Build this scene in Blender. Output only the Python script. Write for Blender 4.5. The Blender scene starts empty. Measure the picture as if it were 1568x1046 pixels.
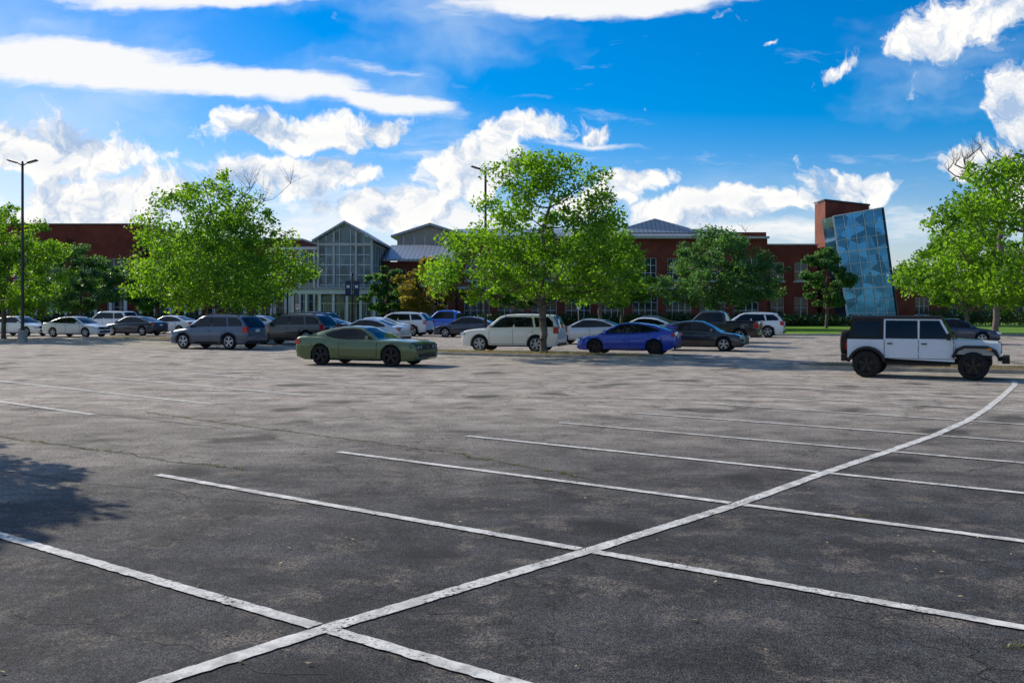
import bpy, bmesh, math, random
import numpy as np
from mathutils import Vector, Matrix
random.seed(7)
scene = bpy.context.scene
COL = scene.collection

# ------------------------------------------------------------------ materials
def new_mat(name):
    m = bpy.data.materials.new(name); m.use_nodes = True
    nt = m.node_tree
    for n in list(nt.nodes): nt.nodes.remove(n)
    out = nt.nodes.new('ShaderNodeOutputMaterial')
    return m, nt, out

def pmat(name, col, rough=0.5, metal=0.0, coat=0.0, var=0.0, vscale=3.0, spec=0.5, bump=0.0, bscale=40.0, obj=True):
    m, nt, out = new_mat(name)
    b = nt.nodes.new('ShaderNodeBsdfPrincipled')
    b.inputs['Base Color'].default_value = (*col, 1)
    b.inputs['Roughness'].default_value = rough
    b.inputs['Metallic'].default_value = metal
    b.inputs['Coat Weight'].default_value = coat
    b.inputs['Coat Roughness'].default_value = 0.03
    b.inputs['Specular IOR Level'].default_value = spec
    nt.links.new(b.outputs[0], out.inputs[0])
    tc = nt.nodes.new('ShaderNodeTexCoord')
    if var > 0:
        n = nt.nodes.new('ShaderNodeTexNoise'); n.inputs['Scale'].default_value = vscale; n.inputs['Detail'].default_value = 4
        nt.links.new(tc.outputs['Object'], n.inputs['Vector'])
        r = nt.nodes.new('ShaderNodeMapRange'); r.inputs[1].default_value = 0.3; r.inputs[2].default_value = 0.7
        r.inputs[3].default_value = 1 - var; r.inputs[4].default_value = 1 + var
        nt.links.new(n.outputs[0], r.inputs[0])
        mx = nt.nodes.new('ShaderNodeVectorMath'); mx.operation = 'SCALE'
        mx.inputs[0].default_value = col
        nt.links.new(r.outputs[0], mx.inputs['Scale'])
        nt.links.new(mx.outputs[0], b.inputs['Base Color'])
    if bump > 0:
        n = nt.nodes.new('ShaderNodeTexNoise'); n.inputs['Scale'].default_value = bscale; n.inputs['Detail'].default_value = 3
        nt.links.new(tc.outputs['Object'], n.inputs['Vector'])
        bp = nt.nodes.new('ShaderNodeBump'); bp.inputs['Strength'].default_value = bump; bp.inputs['Distance'].default_value = 0.05
        nt.links.new(n.outputs[0], bp.inputs['Height']); nt.links.new(bp.outputs[0], b.inputs['Normal'])
    return m

def paint(name, col, metal=0.35, rough=0.35):
    return pmat(name, col, rough, metal, 1.0)

M_GLASS = pmat('car_glass', (0.006, 0.007, 0.009), 0.05, 0, 0.0, spec=0.38)
M_TRIM = pmat('black_trim', (0.010, 0.010, 0.011), 0.5, spec=.3)
M_RUBBER = pmat('tyre_rubber', (0.014, 0.014, 0.014), 0.85, spec=.3)
M_RIM = pmat('alloy_rim', (0.5, 0.51, 0.53), 0.3, 0.7)
M_RIMB = pmat('black_rim', (0.015, 0.015, 0.017), 0.3, 0.3)
M_HEAD = pmat('headlamp', (0.42, 0.45, 0.47), 0.08, 0.3, 1.0)
M_TAIL = pmat('tail_lamp', (0.42, 0.01, 0.012), 0.12, 0, 1.0)
M_AMB = pmat('amber_lamp', (0.6, 0.2, 0.02), 0.2, 0, 1.0)
M_CHROME = pmat('chrome', (0.6, 0.6, 0.62), 0.15, 1.0)
M_PLATE = pmat('number_plate', (0.6, 0.6, 0.58), 0.4)

def N(nt, t, **kw):
    n = nt.nodes.new(t)
    for k, v in kw.items(): setattr(n, k, v)
    return n
def math_n(nt, op, a, b=None, clamp=False):
    n = nt.nodes.new('ShaderNodeMath'); n.operation = op; n.use_clamp = clamp
    for i, x in enumerate((a, b)):
        if x is None: continue
        if isinstance(x, (int, float)): n.inputs[i].default_value = x
        else: nt.links.new(x, n.inputs[i])
    return n.outputs[0]
def mixc(nt, fac, a, b, mode='MIX'):
    n = nt.nodes.new('ShaderNodeMix'); n.data_type = 'RGBA'; n.blend_type = mode
    for idx, x in ((0, fac), (6, a), (7, b)):
        if isinstance(x, (int, float)): n.inputs[idx].default_value = x
        elif isinstance(x, tuple): n.inputs[idx].default_value = (*x, 1)
        else: nt.links.new(x, n.inputs[idx])
    return n.outputs[2]
def ramp(nt, x, lo, hi, a=0.0, b=1.0, smooth=True):
    n = nt.nodes.new('ShaderNodeMapRange')
    if smooth: n.interpolation_type = 'SMOOTHSTEP'
    n.inputs[1].default_value = lo; n.inputs[2].default_value = hi
    n.inputs[3].default_value = a; n.inputs[4].default_value = b
    nt.links.new(x, n.inputs[0]); return n.outputs[0]
def noise(nt, vec, scale, detail=4, rough=0.5, col=False, dim='3D'):
    n = nt.nodes.new('ShaderNodeTexNoise'); n.noise_dimensions = dim; n.inputs['Scale'].default_value = scale
    n.inputs['Detail'].default_value = detail; n.inputs['Roughness'].default_value = rough
    nt.links.new(vec, n.inputs['Vector']); return n.outputs[1 if col else 0]

E1 = (0.64, 0.768); E2 = (-0.768, 0.64); ORG = (0.665, 8.74)
g = bpy.data.node_groups.new('asphalt_colour', 'ShaderNodeTree')
g.interface.new_socket('Color', in_out='OUTPUT', socket_type='NodeSocketColor')
go = g.nodes.new('NodeGroupOutput')
tc = g.nodes.new('ShaderNodeTexCoord'); P = tc.outputs['Object']
sx = g.nodes.new('ShaderNodeSeparateXYZ'); g.links.new(P, sx.inputs[0])
tt = math_n(g, 'ADD', math_n(g, 'MULTIPLY', sx.outputs[0], E2[0]), math_n(g, 'MULTIPLY', sx.outputs[1], E2[1]))
big = noise(g, P, 0.35, 5, 0.65, dim='2D')
bigo = math_n(g, 'MULTIPLY', math_n(g, 'SUBTRACT', big, 0.5), 7.0)
tt2 = math_n(g, 'ADD', tt, bigo)
t0 = ORG[0]*E2[0] + ORG[1]*E2[1]
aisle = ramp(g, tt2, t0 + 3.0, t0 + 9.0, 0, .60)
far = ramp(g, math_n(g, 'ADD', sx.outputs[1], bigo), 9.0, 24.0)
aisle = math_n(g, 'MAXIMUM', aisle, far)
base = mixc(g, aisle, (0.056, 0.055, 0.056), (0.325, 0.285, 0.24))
blot = ramp(g, noise(g, P, 1.1, 5, 0.75, dim='2D'), 0.28, 0.72, 0.68, 1.32)
mp = g.nodes.new('ShaderNodeMapping'); mp.inputs['Rotation'].default_value = (0, 0, -math.atan2(E1[1], E1[0]))
mp.inputs['Scale'].default_value = (0.35, 2.2, 1)
g.links.new(P, mp.inputs[0])
streak = ramp(g, noise(g, mp.outputs[0], 0.8, 4, 0.6, dim='2D'), 0.3, 0.7, 0.88, 1.12)
sp1 = ramp(g, noise(g, P, 75, 1, 0.8, dim='2D'), 0.28, 0.72, 0.15, 2.0, False)
sp2 = ramp(g, noise(g, P, 22, 3, 0.8, dim='2D'), 0.3, 0.7, 0.5, 1.5, False)
f = math_n(g, 'MULTIPLY', math_n(g, 'MULTIPLY', blot, streak), math_n(g, 'MULTIPLY', sp1, sp2))
vs = g.nodes.new('ShaderNodeVectorMath'); vs.operation = 'SCALE'
g.links.new(base, vs.inputs[0]); g.links.new(f, vs.inputs['Scale'])
sand = ramp(g, noise(g, P, 1.5, 6, 0.78, dim='2D'), 0.50, 0.68, 0, 0.85)
sand = math_n(g, 'MULTIPLY', sand, ramp(g, noise(g, P, 42, 2, 0.8, dim='2D'), 0.44, 0.6, 0.0, 1.0, False))
c2 = mixc(g, sand, vs.outputs[0], (0.29, 0.24, 0.19))
wv = g.nodes.new('ShaderNodeVectorMath'); wv.operation = 'ADD'
wn = g.nodes.new('ShaderNodeVectorMath'); wn.operation = 'SCALE'; wn.inputs['Scale'].default_value = 1.1
g.links.new(noise(g, P, 1.3, 6, 0.7, True, dim='2D'), wn.inputs[0]); g.links.new(P, wv.inputs[0]); g.links.new(wn.outputs[0], wv.inputs[1])
vo = g.nodes.new('ShaderNodeTexVoronoi'); vo.voronoi_dimensions = '2D'; vo.feature = 'DISTANCE_TO_EDGE'; vo.inputs['Scale'].default_value = 0.36
g.links.new(wv.outputs[0], vo.inputs['Vector'])
cr = ramp(g, vo.outputs['Distance'], 0.0, 0.010, 1, 0)
cr = math_n(g, 'MULTIPLY', cr, ramp(g, big, 0.36, 0.48, 0.0, 0.85))
vo2 = g.nodes.new('ShaderNodeTexVoronoi'); vo2.voronoi_dimensions = '2D'; vo2.feature = 'DISTANCE_TO_EDGE'; vo2.inputs['Scale'].default_value = 1.5
g.links.new(wv.outputs[0], vo2.inputs['Vector'])
cr2 = math_n(g, 'MULTIPLY', ramp(g, vo2.outputs['Distance'], 0.0, 0.02, .6, 0), ramp(g, big, 0.56, 0.64, 0.0, 1))
c3 = mixc(g, math_n(g, 'MAXIMUM', cr, cr2), c2, (0.016, 0.016, 0.014))
oil = ramp(g, noise(g, P, 0.6, 2, 0.4, dim='2D'), 0.62, 0.78, 0, 0.65)
c4 = mixc(g, oil, c3, (0.02, 0.02, 0.02))
g.links.new(c4, go.inputs[0])

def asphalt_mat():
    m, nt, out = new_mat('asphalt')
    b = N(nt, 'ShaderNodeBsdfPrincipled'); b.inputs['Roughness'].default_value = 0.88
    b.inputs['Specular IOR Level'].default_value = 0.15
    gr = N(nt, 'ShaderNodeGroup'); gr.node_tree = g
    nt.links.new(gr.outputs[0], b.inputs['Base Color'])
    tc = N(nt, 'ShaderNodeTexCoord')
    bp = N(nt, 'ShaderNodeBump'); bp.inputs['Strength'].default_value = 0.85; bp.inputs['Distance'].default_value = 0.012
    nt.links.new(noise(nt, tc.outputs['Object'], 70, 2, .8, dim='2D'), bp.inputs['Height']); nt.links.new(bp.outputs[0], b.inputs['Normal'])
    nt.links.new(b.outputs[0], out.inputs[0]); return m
def line_mat(name, lo, hi, amt, col=(0.72, 0.70, 0.65)):
    m, nt, out = new_mat(name)
    b = N(nt, 'ShaderNodeBsdfPrincipled'); b.inputs['Roughness'].default_value = 0.8; b.inputs['Specular IOR Level'].default_value = 0.2
    gr = N(nt, 'ShaderNodeGroup'); gr.node_tree = g
    tc = N(nt, 'ShaderNodeTexCoord')
    a = noise(nt, tc.outputs['Object'], 26, 5, 0.8, dim='2D')
    a2 = noise(nt, tc.outputs['Object'], 1.6, 3, 0.6, dim='2D')
    s = math_n(nt, 'ADD', math_n(nt, 'MULTIPLY', a, 0.7), math_n(nt, 'MULTIPLY', a2, 0.3))
    fac = ramp(nt, s, lo, hi, 0.0, amt)
    dirt = ramp(nt, noise(nt, tc.outputs['Object'], 5, 4, 0.7, dim='2D'), 0.3, 0.7, 0.6, 1.08)
    vsx = N(nt, 'ShaderNodeVectorMath', operation='SCALE'); vsx.inputs[0].default_value = col
    nt.links.new(dirt, vsx.inputs['Scale'])
    nt.links.new(mixc(nt, fac, gr.outputs[0], vsx.outputs[0]), b.inputs['Base Color'])
    nt.links.new(b.outputs[0], out.inputs[0]); return m
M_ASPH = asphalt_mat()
M_LINE = line_mat('worn_white_paint', 0.37, 0.46, 0.95)
M_LINE2 = line_mat('faded_white_paint', 0.38, 0.50, 0.8)

def grass_mat():
    m, nt, out = new_mat('grass')
    b = N(nt, 'ShaderNodeBsdfPrincipled'); b.inputs['Roughness'].default_value = 0.9; b.inputs['Specular IOR Level'].default_value = 0.1
    tc = N(nt, 'ShaderNodeTexCoord'); P = tc.outputs['Object']
    a = ramp(nt, noise(nt, P, 0.35, 4, 0.7), 0.3, 0.7)
    c = mixc(nt, a, (0.08, 0.18, 0.018), (0.17, 0.28, 0.03))
    d = ramp(nt, noise(nt, P, 12, 4, 0.8), 0.3, 0.7, 0.6, 1.35)
    v = N(nt, 'ShaderNodeVectorMath', operation='SCALE'); nt.links.new(c, v.inputs[0]); nt.links.new(d, v.inputs['Scale'])
    nt.links.new(v.outputs[0], b.inputs['Base Color'])
    nt.links.new(b.outputs[0], out.inputs[0]); return m
M_GRASS = grass_mat()
M_MULCH = pmat('mulch', (0.17, 0.115, 0.07), 0.95, var=0.45, vscale=9, bump=0.8, bscale=25)
M_KERB = pmat('kerb_concrete', (0.38, 0.34, 0.28), 0.85, var=0.3, vscale=2.5)
M_CRACK = pmat('crack_filler', (0.02, 0.019, 0.016), 0.9)

def leaf_mat(name, c1, c2, trans=0.45):
    m, nt, out = new_mat(name)
    geo = N(nt, 'ShaderNodeNewGeometry')
    tc = N(nt, 'ShaderNodeTexCoord')
    a = geo.outputs['Random Per Island']
    nz = ramp(nt, noise(nt, tc.outputs['Object'], 0.7, 2), 0.35, 0.65)
    fac = math_n(nt, 'ADD', math_n(nt, 'MULTIPLY', a, 0.45), math_n(nt, 'MULTIPLY', nz, 0.55))
    c = mixc(nt, fac, c1, c2)
    d = N(nt, 'ShaderNodeBsdfPrincipled'); d.inputs['Roughness'].default_value = 0.5; d.inputs['Specular IOR Level'].default_value = 0.3
    nt.links.new(c, d.inputs['Base Color'])
    t = N(nt, 'ShaderNodeBsdfTranslucent')
    v = N(nt, 'ShaderNodeVectorMath', operation='MULTIPLY'); v.inputs[1].default_value = (2.6, 2.7, 1.1)
    nt.links.new(c, v.inputs[0]); nt.links.new(v.outputs[0], t.inputs[0])
    mx = N(nt, 'ShaderNodeMixShader'); mx.inputs[0].default_value = trans
    nt.links.new(d.outputs[0], mx.inputs[1]); nt.links.new(t.outputs[0], mx.inputs[2])
    nt.links.new(mx.outputs[0], out.inputs[0]); return m
L_BRIGHT = leaf_mat('leaf_bright', (0.032, 0.09, 0.009), (0.15, 0.27, 0.020), 0.52)
L_MID = leaf_mat('leaf_mid', (0.025, 0.075, 0.012), (0.085, 0.18, 0.026), 0.45)
L_DARK = leaf_mat('leaf_dark', (0.024, 0.065, 0.028), (0.085, 0.18, 0.06), 0.42)
L_OLIVE = leaf_mat('leaf_olive', (0.07, 0.065, 0.015), (0.20, 0.16, 0.03), 0.45)
L_HEDGE = leaf_mat('leaf_hedge', (0.015, 0.04, 0.01), (0.035, 0.08, 0.018), 0.25)
M_BARK = pmat('bark', (0.12, 0.098, 0.08), 0.9, var=0.4, vscale=6, bump=0.6, bscale=18)

def brick_mat():
    m, nt, out = new_mat('red_brick')
    b = N(nt, 'ShaderNodeBsdfPrincipled'); b.inputs['Roughness'].default_value = 0.9; b.inputs['Specular IOR Level'].default_value = 0.2
    tc = N(nt, 'ShaderNodeTexCoord'); P = tc.outputs['Object']
    mp = N(nt, 'ShaderNodeMapping'); mp.inputs['Rotation'].default_value = (math.radians(90), 0, 0)
    nt.links.new(P, mp.inputs[0])
    br = N(nt, 'ShaderNodeTexBrick'); br.inputs['Scale'].default_value = 4.0
    br.inputs['Color1'].default_value = (0.23, 0.046, 0.026, 1); br.inputs['Color2'].default_value = (0.15, 0.032, 0.02, 1)
    br.inputs['Mortar'].default_value = (0.18, 0.09, 0.065, 1); br.inputs['Mortar Size'].default_value = 0.012
    nt.links.new(mp.outputs[0], br.inputs[0])
    d = ramp(nt, noise(nt, P, 0.5, 4, 0.7), 0.3, 0.7, 0.75, 1.2)
    v = N(nt, 'ShaderNodeVectorMath', operation='SCALE'); nt.links.new(br.outputs[0], v.inputs[0]); nt.links.new(d, v.inputs['Scale'])
    nt.links.new(v.outputs[0], b.inputs['Base Color'])
    nt.links.new(b.outputs[0], out.inputs[0]); return m
M_BRICK = brick_mat()
M_STONE = pmat('pale_trim', (0.46, 0.44, 0.39), 0.7, var=0.12, vscale=1.0)
M_WHITE = pmat('white_frame', (0.66, 0.67, 0.66), 0.5, var=0.08)
M_TAN = pmat('tan_panel', (0.42, 0.36, 0.28), 0.7, var=0.12)
def window_mat(name, col, rough, metal=0.0, spec=.5):
    m, nt, out = new_mat(name)
    b = N(nt, 'ShaderNodeBsdfPrincipled'); b.inputs['Roughness'].default_value = rough; b.inputs['Specular IOR Level'].default_value = spec
    b.inputs['Metallic'].default_value = metal
    tc = N(nt, 'ShaderNodeTexCoord')
    w = N(nt, 'ShaderNodeTexVoronoi'); w.inputs['Scale'].default_value = 0.9; nt.links.new(tc.outputs['Object'], w.inputs[0])
    s = N(nt, 'ShaderNodeSeparateXYZ'); nt.links.new(w.outputs['Color'], s.inputs[0])
    r = ramp(nt, s.outputs[0], 0, 1, 0.45, 1.6, False)
    v = N(nt, 'ShaderNodeVectorMath', operation='SCALE'); v.inputs[0].default_value = col; nt.links.new(r, v.inputs['Scale'])
    nt.links.new(v.outputs[0], b.inputs['Base Color'])
    bp = N(nt, 'ShaderNodeBump'); bp.inputs['Strength'].default_value = 0.15; bp.inputs['Distance'].default_value = 0.05
    nt.links.new(noise(nt, tc.outputs['Object'], 0.8, 2), bp.inputs['Height']); nt.links.new(bp.outputs[0], b.inputs['Normal'])
    nt.links.new(b.outputs[0], out.inputs[0]); return m
M_WIN = window_mat('window_glass', (0.013, 0.022, 0.03), 0.08)
M_WIN2 = window_mat('curtain_wall_glass', (0.035, 0.16, 0.30), 0.1, .75)
M_ATR = window_mat('atrium_glass', (0.05, 0.09, 0.115), 0.1, .35)
def roof_mat():
    m, nt, out = new_mat('standing_seam_roof')
    b = N(nt, 'ShaderNodeBsdfPrincipled'); b.inputs['Roughness'].default_value = 0.4; b.inputs['Metallic'].default_value = 0.3
    tc = N(nt, 'ShaderNodeTexCoord')
    w = N(nt, 'ShaderNodeTexWave'); w.inputs['Scale'].default_value = 0.6; w.bands_direction = 'X'
    nt.links.new(tc.outputs['Object'], w.inputs[0])
    c = mixc(nt, ramp(nt, w.outputs[1], 0.8, 1.0), (0.30, 0.33, 0.37), (0.16, 0.19, 0.22))
    nt.links.new(c, b.inputs['Base Color'])
    nt.links.new(b.outputs[0], out.inputs[0]); return m
M_ROOF = roof_mat()
M_POLE = pmat('dark_pole', (0.02, 0.02, 0.022), 0.4, 0.3)
M_BANNER = pmat('navy_banner', (0.02, 0.03, 0.09), 0.7)

# ------------------------------------------------------------------ mesh builder
class MB:
    def __init__(s): s.v = []; s.f = []; s.m = []; s.mats = []
    def mi(s, mat):
        if mat not in s.mats: s.mats.append(mat)
        return s.mats.index(mat)
    def add(s, vs, fs, mat):
        o = len(s.v); s.v += [tuple(p) for p in vs]; k = s.mi(mat)
        for f in fs: s.f.append([i + o for i in f]); s.m.append(k)
    def poly(s, pts, mat): s.add(pts, [list(range(len(pts)))], mat)
    def box(s, c, sz, mat, rz=0.0, rx=0.0, ry=0.0, tx=1.0, ty=1.0):
        R = Matrix.Rotation(rz, 3, 'Z') @ Matrix.Rotation(ry, 3, 'Y') @ Matrix.Rotation(rx, 3, 'X')
        vs = []
        for z in (-.5, .5):
            for x, y in ((-.5, -.5), (.5, -.5), (.5, .5), (-.5, .5)):
                k = (tx, ty) if z > 0 else (1, 1)
                vs.append(Vector(c) + R @ Vector((x*sz[0]*k[0], y*sz[1]*k[1], z*sz[2])))
        s.add(vs, [(3, 2, 1, 0), (4, 5, 6, 7), (0, 1, 5, 4), (1, 2, 6, 5), (2, 3, 7, 6), (3, 0, 4, 7)], mat)
    def bx(s, x0, x1, y0, y1, z0, z1, mat):
        s.box(((x0+x1)/2, (y0+y1)/2, (z0+z1)/2), (abs(x1-x0), abs(y1-y0), abs(z1-z0)), mat)
    def tube(s, p0, p1, r0, r1, mat, n=8, caps=True):
        p0 = Vector(p0); p1 = Vector(p1); d = (p1-p0)
        if d.length < 1e-6: return
        q = d.to_track_quat('Z', 'Y'); vs = []
        for p, r in ((p0, r0), (p1, r1)):
            for i in range(n):
                a = 2*math.pi*i/n
                vs.append(p + q @ Vector((r*math.cos(a), r*math.sin(a), 0)))
        fs = [(i, (i+1) % n, n+(i+1) % n, n+i) for i in range(n)]
        if caps: fs += [list(range(n))[::-1], list(range(n, 2*n))]
        s.add(vs, fs, mat)
    def lathe_y(s, cx, cz, prof, mat, n=28):
        vs = []; fs = []
        for r, y in prof:
            for i in range(n):
                a = 2*math.pi*i/n; vs.append((cx+r*math.cos(a), y, cz+r*math.sin(a)))
        for j in range(len(prof)-1):
            for i in range(n):
                fs.append((j*n+i, j*n+(i+1) % n, (j+1)*n+(i+1) % n, (j+1)*n+i))
        s.add(vs, fs, mat)
    def obj(s, name, parent=None, ang=35, recalc=True):
        me = bpy.data.meshes.new(name); me.from_pydata(s.v, [], s.f)
        for m in s.mats: me.materials.append(m)
        me.polygons.foreach_set('material_index', s.m)
        bm = bmesh.new(); bm.from_mesh(me)
        if recalc: bmesh.ops.recalc_face_normals(bm, faces=bm.faces)
        ca = math.radians(ang)
        for f in bm.faces: f.smooth = ang > 0
        for e in bm.edges:
            if len(e.link_faces) == 2:
                if e.calc_face_angle(0) > ca: e.smooth = False
        bm.to_mesh(me); bm.free(); me.update()
        o = bpy.data.objects.new(name, me); COL.objects.link(o)
        if parent: o.parent = parent
        return o
def empty(name, loc=(0, 0, 0), rz=0):
    e = bpy.data.objects.new(name, None); e.location = loc; e.rotation_euler = (0, 0, rz); e.empty_display_size = .3
    COL.objects.link(e); return e

# ------------------------------------------------------------------ cars
def wheel(mb, cx, side, yo, R, rim, nsp=5, wd=0.22):
    s = side
    mb.lathe_y(cx, R, [(r, s*(yo-d)) for r, d in ((.68*R, .02), (.73*R, .004), (.84*R, 0), (.94*R, .008), (R, .04), (R, wd-.04), (.93*R, wd), (.5*R, wd))], M_RUBBER)
    mb.lathe_y(cx, R, [(r, s*(yo-d)) for r, d in ((.70*R, .012), (.66*R, .008), (.62*R, .03), (.60*R, .12))], rim)
    mb.lathe_y(cx, R, [(.62*R, s*(yo-.12)), (.001, s*(yo-.12))], M_TRIM)
    mb.lathe_y(cx, R, [(.15*R, s*(yo-.1)), (.15*R, s*(yo-.035)), (.001, s*(yo-.03))], rim, 12)
    for i in range(nsp):
        a = 2*math.pi*i/nsp + .3
        for da in (-.12, .12):
            aa = a + da*1.2
            c = (cx+.37*R*math.cos(aa), s*(yo-.045), R+.37*R*math.sin(aa))
            mb.box(c, (.56*R, .035, .10*R), rim, ry=-aa)

def interp(tab, x):
    xs = [p[0] for p in tab]; ys = [p[1] for p in tab]
    return float(np.interp(x, xs, ys))

def build_car(name, loc, heading, sp, body, rim=M_RIM, clad=None, nsp=5):
    e = empty(name, (loc[0], loc[1], 0.004), math.radians(heading))
    L = sp['L']; W = sp['W']; R = sp['R']; xf, xr = sp['xf'], sp['xr']; h = L/2
    belt = sp['belt']; roof = sp['roof']; tum = sp['tum']
    er = sp.get('er', .14)
    plan = [(-h, W-er), (-h+.06, W-er*.6), (-h+.2, W-er*.3), (-h+.6, W-.02), (-h+1, W), (h-1, W), (h-.6, W-.03), (h-.25, W-er*.55), (h-.08, W-er), (h, W-er*1.6)]
    bot = [(-h, .42), (-h+.12, .30), (-h+.4, sp['cl']), (h-.4, sp['cl']), (h-.12, sp['cl']+.02), (h, .30)]
    Ra = R + sp.get('gap', .045)
    st = set(np.linspace(-h, h, 70).tolist())
    for d in (.02, .05, .1): st.add(h-d); st.add(-h+d)
    for xw in (xf, xr):
        for a in np.linspace(0, math.pi, 19): st.add(xw+Ra*math.cos(a))
    st = sorted(st)
    def zt(x): return interp(belt, x)
    def wd(x): return interp(plan, x)
    def zb(x):
        z = interp(bot, x)
        for xw in (xf, xr):
            d = abs(x-xw)
            if d < Ra: z = max(z, R+math.sqrt(max(Ra*Ra-d*d, 0)))
        return z
    def ring(x):
        w = wd(x); t = zt(x); b = zb(x); mid = max(b+.03, t*.66)
        return [(w-.22, b), (w-.045, b), (w-.02, min(b+.06, mid-.01)), (w+.004, mid), (w-.02, t-.13), (w-.035, t-.055), (w-.09, t-.008), (w-.22, t+.008), (0, t+.03)]
    def side_y(x, z):
        r = ring(x); r = r[1:7]
        return float(np.interp(z, [p[1] for p in r], [p[0] for p in r]))
    mb = MB(); vs = []; fs = []
    nr = 9; tot = 2*nr-1
    for x in st:
        r = ring(x); full = [(x, y, z) for y, z in r] + [(x, -y, z) for y, z in r[:-1][::-1]]
        vs += full
    for i in range(len(st)-1):
        for j in range(tot):
            a = i*tot+j; b2 = i*tot+(j+1) % tot
            fs.append((a, b2, b2+tot, a+tot))
    fs.append(list(range(tot))); fs.append(list(range((len(st)-1)*tot, len(st)*tot)))
    mb.add(vs, fs, body)
    mb.obj('body', e, 32)
    xa, xc = roof[-1][0], roof[0][0]
    fx, rx = sp['fx'], sp['rx']
    cb = MB()
    stc = sorted(set(np.linspace(xc, xa, 36).tolist() + [fx, rx] + [p[0] for p in roof]))
    def yb(x): return wd(x) - .075
    vs = []
    for x in stc:
        t = zt(x); r = max(interp(roof, x), t-.01)
        yt = yb(x) - tum*(r-t)
        k = min(1, (r-t)/.25)
        vs += [(x, yb(x), t-.03), (x, yt, r-.045*k), (x, yt-.035, r-.012*k), (x, yt-.11, r+.004*k), (x, 0, r+.03*k)]
        vs += [(x, -yt+.11, r+.004*k), (x, -yt+.035, r-.012*k), (x, -yt, r-.045*k), (x, -yb(x), t-.03)]
    for i in range(len(stc)-1):
        xm = (stc[i]+stc[i+1])/2
        for j in range(8):
            a = i*9+j
            gl = j in (3, 4) and ((xm > fx + .04) or (xm < rx - .04 and sp.get('rg', True)))
            if gl and (zt(xm) + .04 > interp(roof, xm)): gl = False
            cb.add([vs[a], vs[a+1], vs[a+10], vs[a+9]], [(0, 1, 2, 3)], M_GLASS if gl else sp.get('roofmat', body))
    o = cb.obj('cabin', e, 30)
    bm = bmesh.new(); bm.from_mesh(o.data); bmesh.ops.remove_doubles(bm, verts=bm.verts, dist=.0005)
    bmesh.ops.recalc_face_normals(bm, faces=bm.faces)
    for ed in bm.edges: ed.smooth = not (len(ed.link_faces) == 2 and ed.calc_face_angle(0) > math.radians(38))
    bm.to_mesh(o.data); bm.free()
    def cy(x, z): return yb(x) - tum*(z-zt(x))
    wb = MB()
    for s in (1, -1):
        for pl in sp['band']:
            wb.poly([(x, s*(cy(x, z)+.005), z) for x, z in pl], M_TRIM)
        for pl in sp['win']:
            wb.poly([(x, s*(cy(x, z)+.010), z) for x, z in pl], M_GLASS)
    wb.obj('windows', e, 0)
    d = MB()
    for xw in (xf, xr):
        d.box((xw, 0, R+.14), (2*Ra+.12, 2*(W-.27), .56), M_TRIM)
    d.box((0, 0, sp['cl']+.06), (L*.8, 2*W-.5, .1), M_TRIM)
    def strip(pts, w, mat, s, off=.004):
        for (x0, z0), (x1, z1) in zip(pts[:-1], pts[1:]):
            n = 5
            for i in range(n):
                a0 = i/n; a1 = (i+1)/n
                p = [(x0+(x1-x0)*a, z0+(z1-z0)*a) for a in (a0, a1)]
                dx, dz = x1-x0, z1-z0; l = math.hypot(dx, dz); nx, nz = -dz/l*w/2, dx/l*w/2
                q = [(p[0][0]-nx, p[0][1]-nz), (p[1][0]-nx, p[1][1]-nz), (p[1][0]+nx, p[1][1]+nz), (p[0][0]+nx, p[0][1]+nz)]
                d.poly([(x, s*(side_y(x, z)+off), z) for x, z in q], mat)
    for s in (1, -1):
        for x in sp['seams']: strip([(x, sp['cl']+.12), (x+.01, zt(x)-.06)], .016, M_TRIM, s)
        strip([(sp['seams'][0], sp['cl']+.12), (sp['seams'][-1], sp['cl']+.12)], .018, M_TRIM, s)
        strip([(xr+Ra+.02, sp['cl']+.03), (xf-Ra-.02, sp['cl']+.03)], .06, M_TRIM, s, .006)
        for x in sp['seams'][1:]:
            d.box((x+.16, s*(side_y(x+.16, zt(x)-.16)+.018), zt(x)-.16), (.17, .03, .03), sp.get('hmat', body))
        mx = sp['mir']
        d.box((mx, s*(W+.06), zt(mx)+.09), (.13, .2, .13), sp.get('mmat', body), rz=s*-.15, tx=.8, ty=.85)
        if clad:
            for xw in (xf, xr):
                aa = np.linspace(-.1, math.pi+.1, 17)
                for a0, a1 in zip(aa[:-1], aa[1:]):
                    q = [(xw+r*math.cos(a), R+r*math.sin(a)) for r, a in ((Ra-.005, a0), (Ra-.005, a1), (Ra+.07, a1), (Ra+.07, a0))]
                    d.poly([(x, s*(side_y(x, max(z, .32))+.012), z) for x, z in q], clad)
            strip([(xr+Ra, sp['cl']+.06), (xf-Ra, sp['cl']+.06)], .14, clad, s, .012)
        fz = sp['hz']; wf = W-er*1.1
        if sp.get('round_lamps'):
            for yy_ in (.72, .50):
                d.tube((h-.10, s*yy_*.96, fz), (h+.012, s*yy_*.96, fz), .075, .07, M_HEAD, 14)
        else:
            d.box((h-.14, s*(wf-.12), fz), (.24, .36, sp.get('hh', .13)), M_HEAD, rz=s*-.42, tx=.9, ty=.92)
        rz = sp['tz']; wr = W-er*.75
        d.box((-h+.12, s*(wr-.10), rz), (.26, .24, sp.get('th', .15)), M_TAIL, rz=s*.2, tx=.92)
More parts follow.
